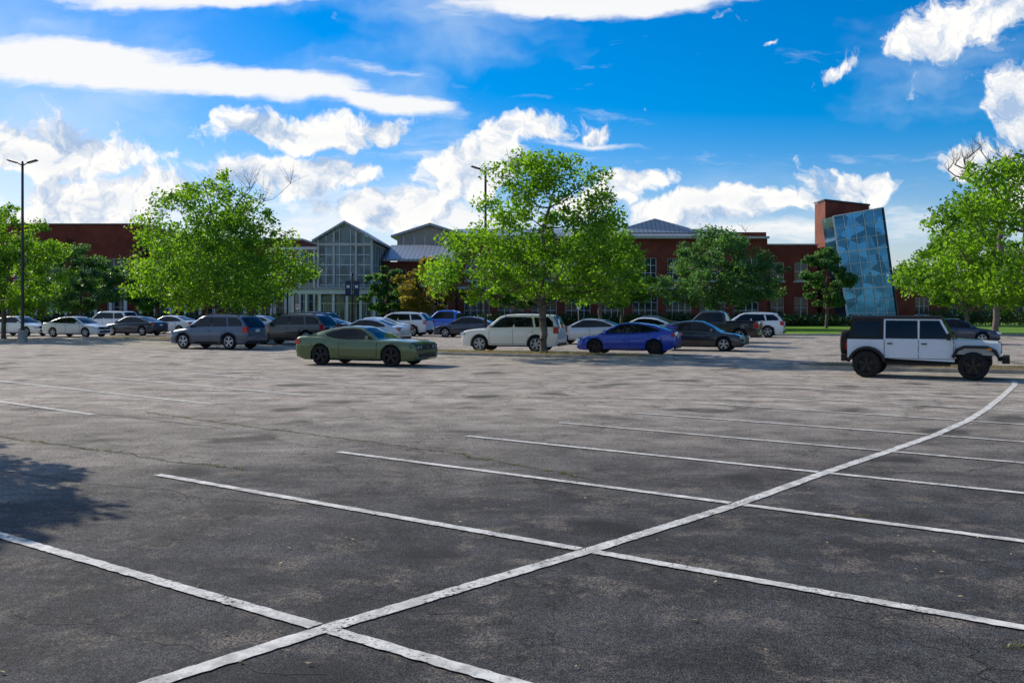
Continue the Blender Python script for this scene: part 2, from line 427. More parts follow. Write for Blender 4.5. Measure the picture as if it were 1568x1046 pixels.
        if sp.get('rails'):
            pts = [(x, cy(x, interp(roof, x))-.05, interp(roof, x)+.055) for x in np.linspace(rx+.1, fx-.25, 7)]
            for a, b in zip(pts[:-1], pts[1:]):
                d.tube((a[0], s*a[1], a[2]), (b[0], s*b[1], b[2]), .018, .018, sp['rails'], 6)
            for a in (pts[0], pts[-1]): d.tube((a[0], s*a[1], a[2]), (a[0]+.03, s*a[1], a[2]-.07), .02, .02, sp['rails'], 6)
    gw = 2*(W-er)-.55 if not sp.get('round_lamps') else 2*(W-er)-.16
    d.box((h-.04, 0, fz-.01), (.09, gw, .19), M_TRIM, tx=.9)
    d.box((h-.02, 0, .40), (.08, 2*(W-er)-.5, .14), M_TRIM)
    d.box((h+.018, 0, .44), (.01, .3, .1), M_TRIM)
    d.box((h+.017, 0, fz+.0), (.008, .16, .05), M_CHROME)
    d.box((-h-.006, 0, sp.get('pz', rz-.06)), (.02, .31, .15), M_PLATE)
    d.box((-h+.02, 0, .38), (.09, 2*(W-er)-.2, .16), M_TRIM)
    if sp.get('spoiler'):
        x0, z0, wsp = sp['spoiler']
        d.box((x0, 0, z0), (.26, wsp, .035), M_TRIM, ry=.12)
        for s in (1, -1): d.box((x0, s*wsp/2, z0-.08), (.24, .03, .2), body)
    if sp.get('bed'):
        x0, x1 = sp['bed']; d.bx(x0, x1, -W+.12, W-.12, zt(-h+.5)+.03, zt(-h+.5)+.045, M_TRIM)
        for s in (1, -1): d.bx(x0, x1, s*(W-.11), s*(W-.03), zt(-h+.5)-.02, zt(-h+.5)+.06, M_TRIM)
    d.obj('details', e, 0)
    i = 0
    for xw in (xf, xr):
        for s in (1, -1):
            i += 1; w = MB(); wheel(w, xw, s, W-.03, R, rim, nsp); w.obj('wheel_%d' % i, e, 35)
    return e

SEDAN = dict(L=4.8, W=.92, R=.335, xf=1.42, xr=-1.38, cl=.2, tum=.42, hz=.66, tz=.86, mir=.85,
    belt=[(-2.4, .80), (-2.36, .98), (-2.2, 1.03), (-1, .99), (0, .96), (1.1, .93), (1.9, .82), (2.25, .70), (2.36, .62), (2.4, .5)],
    roof=[(-2.0, 1.0), (-1.55, 1.18), (-.95, 1.375), (-.5, 1.435), (-.05, 1.455), (.3, 1.42), (.75, 1.21), (1.25, .92)], fx=.35, rx=-.95,
    band=[[(1.0, .97), (.7, 1.14), (.25, 1.365), (-.1, 1.395), (-.55, 1.375), (-.95, 1.31), (-1.45, 1.12), (-1.5, 1.03), (-.3, .99)]],
    win=[[(.9, 1.0), (.68, 1.12), (.24, 1.345), (-.1, 1.375), (-.22, 1.37), (-.22, 1.0)], [(-.3, 1.01), (-.3, 1.365), (-.55, 1.355), (-.93, 1.29), (-1.38, 1.11), (-1.4, 1.04)]],
    seams=[.98, -.24, -1.1])
COUPE = dict(L=5.02, W=.965, R=.375, xf=1.52, xr=-1.43, cl=.2, tum=.5, hz=.71, tz=.86, mir=.62, hh=.15, th=.17, gap=.035, er=.08, round_lamps=True,
    belt=[(-2.51, .86), (-2.47, 1.02), (-2.35, 1.06), (-1.9, 1.075), (-1.3, 1.06), (-.9, 1.0), (-.4, .955), (.4, .95), (1.0, .955), (1.8, .94), (2.35, .89), (2.47, .83), (2.51, .78)],
    roof=[(-2.05, 1.06), (-1.6, 1.20), (-1.1, 1.34), (-.75, 1.40), (-.35, 1.425), (.0, 1.41), (.25, 1.36), (.6, 1.19), (1.0, .95)], fx=.2, rx=-.8,
    band=[[(.78, 1.0), (.5, 1.16), (.17, 1.33), (-.1, 1.36), (-.55, 1.355), (-.95, 1.27), (-1.25, 1.15), (-1.15, 1.08), (-.8, 1.01), (-.4, .98)]],
    win=[[(.7, 1.01), (.46, 1.15), (.15, 1.305), (-.1, 1.335), (-.5, 1.33), (-.5, 1.0)], [(-.56, 1.01), (-.56, 1.33), (-.93, 1.25), (-1.15, 1.15), (-1.08, 1.09), (-.8, 1.03)]],
    seams=[.95, -.62])
SUV = dict(L=4.82, W=.96, R=.39, xf=1.46, xr=-1.34, cl=.27, tum=.24, hz=.86, tz=1.05, mir=.9, th=.3, gap=.06, er=.11,
    belt=[(-2.41, .9), (-2.38, 1.12), (-1, 1.14), (0, 1.12), (1.2, 1.1), (1.6, 1.09), (2.1, 1.04), (2.3, .97), (2.41, .78)],
    roof=[(-2.39, 1.14), (-2.25, 1.45), (-2.12, 1.68), (-1.95, 1.75), (-1, 1.785), (-.2, 1.785), (.25, 1.75), (.5, 1.67), (.85, 1.38), (1.2, 1.1)], fx=.45, rx=-2.05,
    band=[[(.9, 1.16), (.45, 1.56), (.2, 1.67), (-1.9, 1.66), (-2.13, 1.45), (-2.18, 1.2)]],
    win=[[(.82, 1.19), (.43, 1.54), (.19, 1.64), (-.2, 1.65), (-.2, 1.19)], [(-.28, 1.19), (-.28, 1.65), (-1.1, 1.65), (-1.22, 1.19)], [(-1.32, 1.19), (-1.22, 1.645), (-1.85, 1.635), (-2.05, 1.44), (-2.1, 1.22)]],
    seams=[.95, -.22, -1.2], rails=M_TRIM, pz=.95)
CROSS = dict(SUV); CROSS.update(L=4.9, hz=.84, roof=[(-2.43, 1.12), (-2.3, 1.3), (-2.0, 1.64), (-1.75, 1.70), (-1, 1.745), (-.2, 1.745), (.3, 1.70), (.6, 1.58), (.95, 1.35), (1.35, 1.07)], fx=.42, rx=-1.95,
    belt=[(-2.45, .9), (-2.42, 1.1), (-1, 1.12), (0, 1.09), (1.3, 1.05), (2.0, .97), (2.3, .88), (2.45, .68)], xf=1.5, xr=-1.38,
    band=[[(1.0, 1.13), (.5, 1.52), (.2, 1.63), (-1.75, 1.60), (-2.05, 1.4), (-2.13, 1.2)]],
    win=[[(.92, 1.16), (.48, 1.5), (.19, 1.60), (-.2, 1.61), (-.2, 1.16)], [(-.28, 1.16), (-.28, 1.61), (-1.1, 1.60), (-1.22, 1.17)], [(-1.32, 1.18), (-1.22, 1.6), (-1.72, 1.58), (-1.98, 1.39), (-2.05, 1.21)]], tz=1.0)
HATCH = dict(SEDAN); HATCH.update(L=4.5, W=.91, R=.34, xf=1.36, xr=-1.34, tz=.9,
    belt=[(-2.25, .8), (-2.2, 1.0), (-2.05, 1.06), (-1, 1.01), (0, .95), (1.0, .92), (1.8, .82), (2.1, .7), (2.22, .6), (2.25, .48)],
    roof=[(-2.15, 1.04), (-1.75, 1.18), (-1.2, 1.34), (-.6, 1.415), (-.1, 1.43), (.25, 1.39), (.75, 1.17), (1.2, .91)], fx=.3, rx=-1.2,
    band=[[(.95, .97), (.68, 1.12), (.22, 1.335), (-.1, 1.37), (-.6, 1.355), (-1.1, 1.28), (-1.6, 1.13), (-1.5, 1.07), (-.3, .99)]],
    win=[[(.85, .99), (.66, 1.1), (.21, 1.315), (-.1, 1.35), (-.22, 1.345), (-.22, 1.0)], [(-.3, 1.0), (-.3, 1.345), (-.6, 1.335), (-1.05, 1.265), (-1.3, 1.17), (-1.3, 1.06)]], spoiler=(-2.02, 1.33, 1.3))
PICK = dict(L=5.7, W=.98, R=.4, xf=1.75, xr=-1.75, cl=.35, tum=.22, hz=.98, tz=1.05, mir=1.05, th=.35, gap=.07, er=.06,
    belt=[(-2.85, 1.1), (-2.8, 1.24), (-.9, 1.24), (-.85, 1.2), (1.3, 1.18), (2.2, 1.15), (2.65, 1.1), (2.8, 1.02), (2.85, .85)],
    roof=[(-.98, 1.2), (-.9, 1.6), (-.8, 1.78), (-.5, 1.87), (.2, 1.88), (.6, 1.82), (.95, 1.5), (1.3, 1.18)], fx=.6, rx=-.85,
    band=[[(1.05, 1.24), (.65, 1.65), (.4, 1.77), (-.7, 1.75), (-.78, 1.24)]],
    win=[[(.97, 1.26), (.62, 1.62), (.38, 1.74), (.16, 1.74), (.16, 1.26)], [(.08, 1.26), (.08, 1.74), (-.66, 1.73), (-.72, 1.26)]],
    seams=[1.1, .12, -.78], bed=(-2.72, -.98), pz=.7)

P_GREEN = paint('olive_green_paint', (0.068, 0.108, 0.026), .2)
P_WHITE = paint('white_paint', (0.80, 0.80, 0.79), 0, .3)
P_CREAM = paint('pearl_white_paint', (0.80, 0.76, 0.69), 0, .3)
P_SLATE = paint('slate_blue_paint', (0.045, 0.068, 0.12), .4)
P_BLUE = paint('blue_paint', (0.006, 0.045, 0.40), .3)
P_BLUE2 = paint('bright_blue_paint', (0.01, 0.12, 0.6), .2)
P_BLACK = paint('black_paint', (0.010, 0.010, 0.012), .2)
P_SILVER = paint('silver_paint', (0.45, 0.48, 0.52), .5)
P_BROWN = paint('dark_bronze_paint', (0.05, 0.045, 0.038), .4)
P_NAVY = paint('navy_paint', (0.02, 0.03, 0.06), .4)
P_JEEP = paint('light_grey_paint', (0.62, 0.67, 0.73), 0, .35)

build_car('coupe_car', (-5.4, 37.0), -22, COUPE, P_GREEN, M_RIMB, nsp=5)
build_car('suv_car', (0.1, 48.0), 163, SUV, P_CREAM, M_RIM, nsp=6)
build_car('suv_car', (-15.1, 51.2), 157, CROSS, P_SLATE, M_RIM, M_TRIM)
build_car('hatchback_car', (5.3, 45.2), 160, HATCH, P_BLUE, M_RIMB)
build_car('sedan_car', (9.2, 49.3), -22, SEDAN, P_BLACK, M_RIM)
build_car('sedan_car', (4.5, 57.5), 160, SEDAN, P_SILVER, M_RIM)
build_car('sedan_car', (8.5, 64), 160, SEDAN, P_WHITE, M_RIM)
build_car('pickup_truck', (12.3, 61.0), 158, PICK, P_BLACK, M_RIM)
build_car('suv_car', (16.9, 71), 160, CROSS, P_WHITE, M_RIM, M_TRIM)
build_car('suv_car', (-12.5, 57), 160, CROSS, P_BROWN, M_RIM, M_TRIM)
build_car('sedan_car', (-12.7, 66.5), 160, SEDAN, P_BLACK, M_RIM)
build_car('sedan_car', (-8.3, 57.5), 160, SEDAN, P_SILVER, M_RIM)
build_car('sedan_car', (-9.2, 66), 162, SEDAN, P_WHITE, M_RIM)
build_car('suv_car', (-8.4, 74.0), 165, CROSS, P_WHITE, M_RIM, M_TRIM)
build_car('pickup_truck', (-5.0, 77.6), 165, PICK, P_BLUE2, M_RIM)
build_car('sedan_car', (-3.1, 70.5), 163, SEDAN, P_NAVY, M_RIM)
build_car('sedan_car', (-36.6, 74), -18, SEDAN, P_WHITE, M_RIM)
build_car('sedan_car', (-31.0, 71), -18, SEDAN, P_WHITE, M_RIM)
build_car('sedan_car', (-28.4, 75), 160, SEDAN, P_NAVY, M_RIM)
build_car('suv_car', (-33.2, 82), 160, SUV, P_WHITE, M_RIM)
build_car('sedan_car', (-27.0, 79), 160, SEDAN, P_WHITE, M_RIM)
build_car('sedan_car', (-20.5, 80), 160, SEDAN, P_SILVER, M_RIM)
build_car('suv_car', (-15.5, 76), 160, CROSS, P_NAVY, M_RIM)
build_car('sedan_car', (25.7, 58), -17, SEDAN, P_NAVY, M_RIM)
build_car('sedan_car', (1.5, 78), 160, SEDAN, P_SILVER, M_RIM)
build_car('sedan_car', (10.5, 77), 160, SEDAN, P_NAVY, M_RIM)

def build_offroader(loc, heading):
    e = empty('off_road_suv', (loc[0], loc[1], .004), math.radians(heading))
    B = P_JEEP; R = .41; xf, xr = 1.47, -1.48
    m = MB()
    def ext(prof, y0, y1, mat, inset=0.0):
        n = len(prof)
        vs = [(x, y0, z) for x, z in prof] + [(x, y1, z) for x, z in prof]
        m.add(vs, [list(range(n))[::-1], list(range(n, 2*n))] + [(i, (i+1) % n, n+(i+1) % n, n+i) for i in range(n)], mat)
    ra = .5
    arc = [(xr+ra*math.cos(a), R+ra*.98*math.sin(a)) for a in np.linspace(math.radians(165), math.radians(22), 9)]
    prof = [(-2.05, .60)] + arc + [(xf-.5, .52), (xf-.5, .75), (.98, 1.16), (-2.05, 1.16)]
    ext(prof, -.79, .79, B)
    m.add([(.98, -.74, .75), (.98, .74, .75), (.98, .74, 1.14), (.98, .60, 1.2), (.98, -.60, 1.2), (.98, -.74, 1.14),
           (2.12, -.60, .72), (2.12, .60, .72), (2.12, .60, 1.08), (2.12, .48, 1.135), (2.12, -.48, 1.135), (2.12, -.60, 1.08)],
          [(0, 1, 2, 3, 4, 5), (11, 10, 9, 8, 7, 6), (0, 6, 7, 1), (1, 7, 8, 2), (2, 8, 9, 3), (3, 9, 10, 4), (4, 10, 11, 5), (5, 11, 6, 0)], B)
    m.box((2.15, 0, .90), (.08, 1.24, .42), B, ty=.94)
    for i in range(7): m.box((2.195, (i-3)*.095, .92), (.02, .05, .30), M_TRIM)
    for s in (1, -1):
        m.tube((2.14, s*.47, .95), (2.205, s*.47, .95), .105, .10, M_HEAD, 18)
        pts = [(.88, .70), (1.0, .93), (1.22, 1.03), (1.85, 1.02), (2.08, .90), (2.16, .72), (2.10, .70), (2.0, .86), (1.82, .965), (1.25, .97), (1.08, .88), (.97, .68)]
        y0, y1 = (.56, .94)
        outer = pts[:6]; inner = pts[6:][::-1]
        for i in range(5):
            a, b = outer[i], outer[i+1]; c, dd = inner[i+1], inner[i]
            vs = [(a[0], s*y0, a[1]), (b[0], s*y0, b[1]), (b[0], s*y1, b[1]-.03), (a[0], s*y1, a[1]-.03), (dd[0], s*y0, dd[1]), (c[0], s*y0, c[1]), (c[0], s*y1, c[1]-.03), (dd[0], s*y1, dd[1]-.03)]
            m.add(vs, [(0, 1, 2, 3), (4, 5, 6, 7), (2, 3, 7, 6), (0, 1, 5, 4), (0, 3, 7, 4), (1, 2, 6, 5)], M_TRIM)
        aa = np.linspace(math.radians(172), math.radians(12), 10)
        for a0, a1 in zip(aa[:-1], aa[1:]):
            vs = []
            for y in (.77, .94):
                for r, a in ((.49, a0), (.49, a1), (.56, a1), (.56, a0)): vs.append((xr+r*math.cos(a), s*y, R+r*.98*math.sin(a)-(0.02 if y > .8 else 0)))
            m.add(vs, [(0, 1, 2, 3), (4, 5, 6, 7), (0, 1, 5, 4), (2, 3, 7, 6), (0, 3, 7, 4), (1, 2, 6, 5)], M_TRIM)
        m.bx(-.92, .86, s*.74, s*.86, .40, .47, M_TRIM)
        for x in (.94, -.02, -.98): m.bx(x-.008, x+.008, s*.785, s*.796, .60, 1.15, M_TRIM)
        m.bx(-.98, .94, s*.785, s*.7965, .592, .606, M_TRIM)
        for x in (.14, -.82): m.box((x, s*.81, 1.04), (.15, .035, .035), M_TRIM)
        for x in (.91, -.05):
            for z in (.75, 1.02): m.box((x, s*.805, z), (.09, .03, .05), B)
        m.box((.83, s*.98, 1.27), (.11, .2, .19), M_TRIM, tx=.9)
        m.bx(.76, .84, s*.78, s*.92, 1.17, 1.22, M_TRIM)
        m.box((-2.06, s*.70, .95), (.05, .13, .22), M_TAIL)
        m.box((1.9, s*.945, .92), (.12, .015, .05), M_AMB)
        m.box((2.36, s*.5, .60), (.06, .1, .08), M_CHROME)
    def cab(x0, x0t, x1, x1t, z0, z1, w0, w1, mat):
        m.add([(x0, -w0, z0), (x1, -w0, z0), (x1, w0, z0), (x0, w0, z0), (x0t, -w1, z1), (x1t, -w1, z1), (x1t, w1, z1), (x0t, w1, z1)],
              [(3, 2, 1, 0), (4, 5, 6, 7), (0, 1, 5, 4), (1, 2, 6, 5), (2, 3, 7, 6), (3, 0, 4, 7)], mat)
    cab(-1.0, -1.0, .92, .60, 1.161, 1.78, .77, .69, B)
    cab(-2.03, -1.93, -1.003, -1.003, 1.161, 1.78, .775, .695, M_TRIM)
    cab(-1.97, -1.90, .66, .55, 1.782, 1.87, .715, .66, M_TRIM)
    def sy(z, o): return .77 - (z-1.161)*.129 + o
    for s in (1, -1):
        for pl in ([(.80, 1.21), (.53, 1.71), (.04, 1.71), (.04, 1.21)], [(-.07, 1.21), (-.07, 1.71), (-.92, 1.71), (-.92, 1.21)]):
            m.poly([(x, s*sy(z, .006), z) for x, z in [(pl[0][0]+.03, 1.19), (pl[1][0]+.02, 1.735), (pl[2][0]-.03, 1.735), (pl[3][0]-.03, 1.19)]], M_TRIM)
            m.poly([(x, s*sy(z, .012), z) for x, z in pl], M_GLASS)
        m.poly([(x, s*sy(z, .016), z) for x, z in [(-1.1, 1.24), (-1.1, 1.7), (-1.83, 1.7), (-1.9, 1.24)]], M_GLASS)
    dx = -.32/.62
    for (z0, z1, mat, o, w) in ((1.19, 1.76, M_TRIM, .006, .66), (1.23, 1.72, M_GLASS, .014, .62)):
        m.poly([(.92+(z0-1.161)*dx+o, -w, z0), (.92+(z0-1.161)*dx+o, w, z0), (.92+(z1-1.161)*dx+o, w-.05, z1), (.92+(z1-1.161)*dx+o, -w+.05, z1)], mat)
    m.poly([(-2.025+(.10*.1), -.6, 1.25), (-2.02, .6, 1.25), (-1.95, .55, 1.7), (-1.95, -.55, 1.7)], M_GLASS)
    m.box((2.32, 0, .60), (.2, 1.5, .2), M_TRIM, tx=.9); m.box((2.2, 0, .62), (.2, .8, .12), M_TRIM)
    m.box((-2.15, 0, .58), (.18, 1.55, .2), M_TRIM)
    m.box((0, 0, .5), (3.9, .9, .14), M_TRIM)
    for x in (xf, xr): m.tube((x, -.7, R), (x, .7, R), .06, .06, M_TRIM, 8); m.box((x, 0, .78), (.95, 1.1, .34), M_TRIM)
    m.tube((1.02, -.62, 1.15), (1.0, -.66, 1.75), .008, .004, M_TRIM, 5)
    m.obj('body', e, 30)
    k = 0
    for x in (xf, xr):
        for s in (1, -1):
            k += 1; w = MB(); wheel(w, x, s, .93, R, M_RIMB, 5, .27)
            for i in range(36):
                a = 2*math.pi*i/36; w.box((x+R*math.cos(a), s*(.93-.06 if i % 2 else .93-.17), R+R*math.sin(a)), (.02, .1, .035), M_RUBBER, ry=-a)
            w.obj('wheel_%d' % k, e, 35)
    sp = MB(); wheel(sp, 0, 1, .14, .40, M_RIMB, 5, .27)
    o = sp.obj('spare_wheel', e); o.rotation_euler = (0, 0, math.radians(90)); o.location = (-2.2, 0.05, .62)
    return e
build_offroader((12.5, 30.4), -27)

# ------------------------------------------------------------------ ground
def sheet(name, pts, z, mat, parent=None):
    mb = MB(); mb.poly([(x, y, z) for x, y in pts], mat); o = mb.obj(name, parent, 0, False)
    if o.data.polygons[0].normal.z < 0: o.data.flip_normals()
    return o
sheet('ground', [(-2500, -800), (2500, -800), (2500, 4500), (-2500, 4500)], 0, M_GRASS)
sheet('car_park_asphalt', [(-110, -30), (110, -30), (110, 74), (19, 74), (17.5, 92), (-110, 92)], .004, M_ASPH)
def raised(name, pts, h, top, kerbw=.15):
    e = empty(name)
    mb = MB(); n = len(pts)
    inner = []
    for i in range(n):
        a = Vector(pts[i-1]); b = Vector(pts[i]); d = Vector(pts[(i+1) % n])
        t1 = (b-a).normalized(); t2 = (d-b).normalized()
        nn = Vector((-(t1+t2).y, (t1+t2).x)).normalized()
        inner.append(b + nn*kerbw/max(.3, nn.dot(Vector((-t1.y, t1.x)))))
    for i in range(n):
        j = (i+1) % n; a, b, c2, d2 = pts[i], pts[j], inner[j], inner[i]
        mb.poly([(a[0], a[1], 0), (b[0], b[1], 0), (b[0], b[1], h), (a[0], a[1], h)], M_KERB)
        mb.poly([(a[0], a[1], h), (b[0], b[1], h), (c2[0], c2[1], h), (d2[0], d2[1], h)], M_KERB)
        mb.poly([(d2[0], d2[1], h), (c2[0], c2[1], h), (c2[0], c2[1], h-.06), (d2[0], d2[1], h-.06)], M_KERB)
    mb.obj('kerb', e, 0)
    m2 = MB(); m2.poly([(p[0], p[1], h-.03) for p in inner], top); m2.obj('soil', e, 0)
    return e
def capsule(p0, p1, hw):
    p0 = Vector(p0); p1 = Vector(p1); d = (p1-p0).normalized(); n = Vector((-d.y, d.x)); pts = []
    a0 = math.atan2(-n.y, -n.x)
    for i in range(9):
        a = a0 + math.pi*i/8; pts.append(tuple(p1 + hw*Vector((math.cos(a), math.sin(a)))))
    for i in range(9):
        a = a0 + math.pi + math.pi*i/8; pts.append(tuple(p0 + hw*Vector((math.cos(a), math.sin(a)))))
    return pts
raised('lawn', [(19.2, 74), (110, 74), (110, 108), (36, 108), (17.7, 108)], .14, M_GRASS, .25)
raised('lawn', [(-110, 92.2), (17.4, 92.2), (17.4, 107.5), (-110, 107.5)], .14, M_GRASS, .25)
raised('planting_island', capsule((-3.6, 46.0), (5.6, 41.3), 1.1), .13, M_MULCH)
raised('planting_island', capsule((11.2, 35.1), (24, 30.4), 1.25), .13, M_MULCH)
raised('planting_island', capsule((-27, 66.5), (-15.5, 61.2), 1.6), .13, M_MULCH)

def strip_line(mb, pts, w, z, mat):
    for a, b in zip(pts[:-1], pts[1:]):
        a = Vector(a); b = Vector(b); d = (b-a).normalized(); n = Vector((-d.y, d.x))*w/2
        mb.poly([(a-n)[:]+(z,), (b-n)[:]+(z,), (b+n)[:]+(z,), (a+n)[:]+(z,)], mat)
def polyband(mb, pts, w, z, mat, jit=0.0):
    n = len(pts); P = [Vector(p) for p in pts]; L = []; Rr = []
    for i in range(n):
        d = (P[min(i+1, n-1)]-P[max(i-1, 0)]).normalized(); nn = Vector((-d.y, d.x))*w/2
        L.append(P[i]+nn*(1+random.uniform(-jit, jit))); Rr.append(P[i]-nn*(1+random.uniform(-jit, jit)))
    for i in range(n-1):
        mb.poly([Rr[i][:]+(z,), Rr[i+1][:]+(z,), L[i+1][:]+(z,), L[i][:]+(z,)], mat)
def dense(a, b, st=.06):
    a = Vector(a); b = Vector(b); n = max(2, int((b-a).length/st)); return [tuple(a.lerp(b, i/n)) for i in range(n+1)]
spine = [(-4.8, 2.4), (-3.0, 4.52), (-1.25, 6.62), (.665, 8.74), (2.45, 10.81), (4.03, 12.85), (5.58, 14.76), (7.04, 16.6), (8.55, 18.7), (9.9, 20.8), (11.3, 23.1), (12.6, 25.3), (13.85, 27.4), (14.6, 29.0)]
fine = []
for a, b in zip(spine[:-1], spine[1:]): fine += dense(a, b)[:-1]
mk = MB(); polyband(mk, fine+[spine[-1]], .145, .012, M_LINE, .10)
mk.obj('parking_lines', None, 0, True)
mk2 = MB(); mk4 = MB()
ends = {1: (-8.2, 8.5), 2: (-6.4, 10.55), 3: (-4.52, 12.7), 4: (-2.57, 14.7), 5: (-.75, 16.5), 6: (.88, 18.4), 7: (2.46, 20.1), 8: (4.1, 22.2), 9: (5.7, 24.2), 10: (7.3, 26.4), 11: (8.9, 28.6)}
for k, en in ends.items():
    a = Vector(spine[k]); b = Vector(en); d = (a-b).normalized()
    m = M_LINE if k in (2, 3, 4, 5) else M_LINE2
    polyband(mk2, dense(tuple(a-d*.085), tuple(b)), .125, .016, m, .12)
    polyband(mk2, dense(tuple(a+d*.085), tuple(a+d*6.3)), .125, .016, m, .12)
mk2.obj('stall_lines', None, 0, True)
for k in range(-2, 5):
    s = k*2.74
    p = [(ORG[0]+s*E1[0]+t*E2[0], ORG[1]+s*E1[1]+t*E2[1]) for t in (14.0, 25.2)]
    strip_line(mk4, p, .15, .012, M_LINE2)
mk4.obj('stall_lines', None, 0, True)

rnd = random.Random(3)
def crack_path(a, b, amp=.08, n=60):
    a = Vector(a); b = Vector(b); d = (b-a); nn = Vector((-d.y, d.x)).normalized(); pts = []; o = 0
    for i in range(n+1):
        o = o*.85 + rnd.uniform(-amp, amp)*.6; pts.append(tuple(a+d*i/n+nn*o))
    return pts
cm = MB(); crack_pts = []
for a, b, w in (((-8.5, 16.5), (-3.6, 13.0), .03), ((-8.5, 16.5), (-16, 22), .03), ((-7.5, 20.3), (-1.2, 14.9), .03), ((-1.2, 14.9), (1.0, 12.4), .014), ((-10, 26), (6, 22.5), .04), ((-14, 31), (10, 26.5), .05),
                ((3.0, 7.4), (2.6, 5.0), .008), ((-1.25, 6.62), (-4.5, 3.2), .008), ((2, 32), (9, 24), .04), ((-2.0, 10.6), (-7, 13.0), .016), ((-20, 34), (9, 33.5), .05), ((4.2, 8.5), (8, 9.5), .010),
                ((2.2, 7.0), (3.4, 5.2), .008), ((-3.9, 7.2), (.0, 5.2), .007), ((6, 13), (12, 17), .016), ((-3.5, 8.9), (-.3, 6.9), .008), ((.2, 11.4), (4.4, 7.9), .009), ((-18, 27), (-5, 17.5), .035)):
    p = crack_path(a, b); polyband(cm, p, w, .008, M_CRACK, .6); crack_pts.append(p)
cm.obj('pavement_cracks', None, 0, True)

M_BLADE = leaf_mat('weed_blades', (0.05, 0.075, 0.018), (0.17, 0.17, 0.05), .3)
def tufts(name, pts, mat, n=14, h=.07, r=.05):
    vs = []; fs = []
    for (x, y, z) in pts:
        k = rnd.uniform(.5, 1.3)
        for i in range(n):
            a = rnd.uniform(0, 6.28); q = r*k*math.sqrt(rnd.random()); px, py = x+q*math.cos(a), y+q*math.sin(a)
            b = rnd.uniform(0, 6.28); w = .005*k; hh = h*k*rnd.uniform(.4, 1.1); o = len(vs); l = hh*.7
            vs += [(px-w*math.sin(b), py+w*math.cos(b), z), (px+w*math.sin(b), py-w*math.cos(b), z), (px+l*math.cos(a), py+l*math.sin(a), z+hh)]
            fs.append((o, o+1, o+2))
    me = bpy.data.meshes.new(name); me.from_pydata(vs, [], fs); me.materials.append(mat)
    ob = bpy.data.objects.new(name, me); COL.objects.link(ob)
tp = []
for p in crack_pts[:6]:
    for i in range(60):
        q = rnd.choice(p); tp.append((q[0]+rnd.uniform(-.04, .04), q[1]+rnd.uniform(-.04, .04), .005))
for c in ((.6, 8.78), (3.6, 10.2), (3.2, 6.3), (1.9, 8.0), (3.35, 10.1), (-.1, 9.6), (2.45, 10.85)):
    for i in range(3): tp.append((c[0]+rnd.gauss(0, .06), c[1]+rnd.gauss(0, .03), .005))
tufts('weeds', tp, M_BLADE, 9, .026, .035)
ip = []
for (a, b) in (((-3.6, 46), (5.6, 41.3)), ((11.2, 35.1), (24, 30.4)), ((-27, 66.5), (-15.5, 61.2))):
    for i in range(260):
        t = rnd.random(); ip.append((a[0]+(b[0]-a[0])*t+rnd.uniform(-.5, .5), a[1]+(b[1]-a[1])*t+rnd.uniform(-.8, .8), .1))
tufts('island_grass', ip, leaf_mat('dry_grass', (0.10, 0.10, 0.03), (0.22, 0.17, 0.07), .3), 12, .16, .15)
vs = []; fs = []
for i in range(1100):
    x = rnd.uniform(-12, 14); y = rnd.uniform(4.5, 32); a = rnd.uniform(0, 6.28); l = rnd.uniform(.008, .028); o = len(vs)
    for k, (ll, ww) in enumerate(((1, 0), (0, .5), (-1, 0), (0, -.5))):
        vs.append((x+l*(ll*math.cos(a)-ww*math.sin(a)), y+l*(ll*math.sin(a)+ww*math.cos(a)), .018+rnd.uniform(0, .01)))
    fs.append((o, o+1, o+2, o+3))
me = bpy.data.meshes.new('leaf_litter'); me.from_pydata(vs, [], fs); me.materials.append(pmat('dry_leaf', (0.36, 0.26, 0.14), .8, var=.4, vscale=.7))
COL.objects.link(bpy.data.objects.new('leaf_litter', me))

# ------------------------------------------------------------------ trees
def leaves_mesh(name, centers, radii, counts, size, mat, parent, rng, flat=.75):
    P = []
    for c, r, n in zip(centers, radii, counts):
        d = rng.normal(size=(n, 3)); d /= np.linalg.norm(d, axis=1)[:, None]
        rr = r*rng.random(n)**.45
        p = d*rr[:, None]; p[:, 2] *= flat
        p += rng.normal(size=(n, 3))*r*.10
        P.append(p+np.array(c))
    P = np.concatenate(P); n = len(P)
    nr = rng.normal(size=(n, 3)); nr[:, 2] += .7; nr /= np.linalg.norm(nr, axis=1)[:, None]
    t = rng.normal(size=(n, 3)); a = np.cross(nr, t); a /= np.linalg.norm(a, axis=1)[:, None]; b = np.cross(nr, a)
    l = size*(.6+.8*rng.random(n))[:, None]; w = l*.62
    V = np.empty((n, 4, 3)); V[:, 0] = P+a*l*.5; V[:, 1] = P+b*w*.5+nr*l*.08; V[:, 2] = P-a*l*.5; V[:, 3] = P-b*w*.5+nr*l*.08
    me = bpy.data.meshes.new(name); me.vertices.add(n*4); me.vertices.foreach_set('co', V.reshape(-1))
    me.loops.add(n*4); me.loops.foreach_set('vertex_index', np.arange(n*4, dtype=np.int32))
    me.polygons.add(n); me.polygons.foreach_set('loop_start', np.arange(0, n*4, 4, dtype=np.int32))
    me.materials.append(mat); me.update(); me.validate()
    o = bpy.data.objects.new(name, me); COL.objects.link(o); o.parent = parent; return o

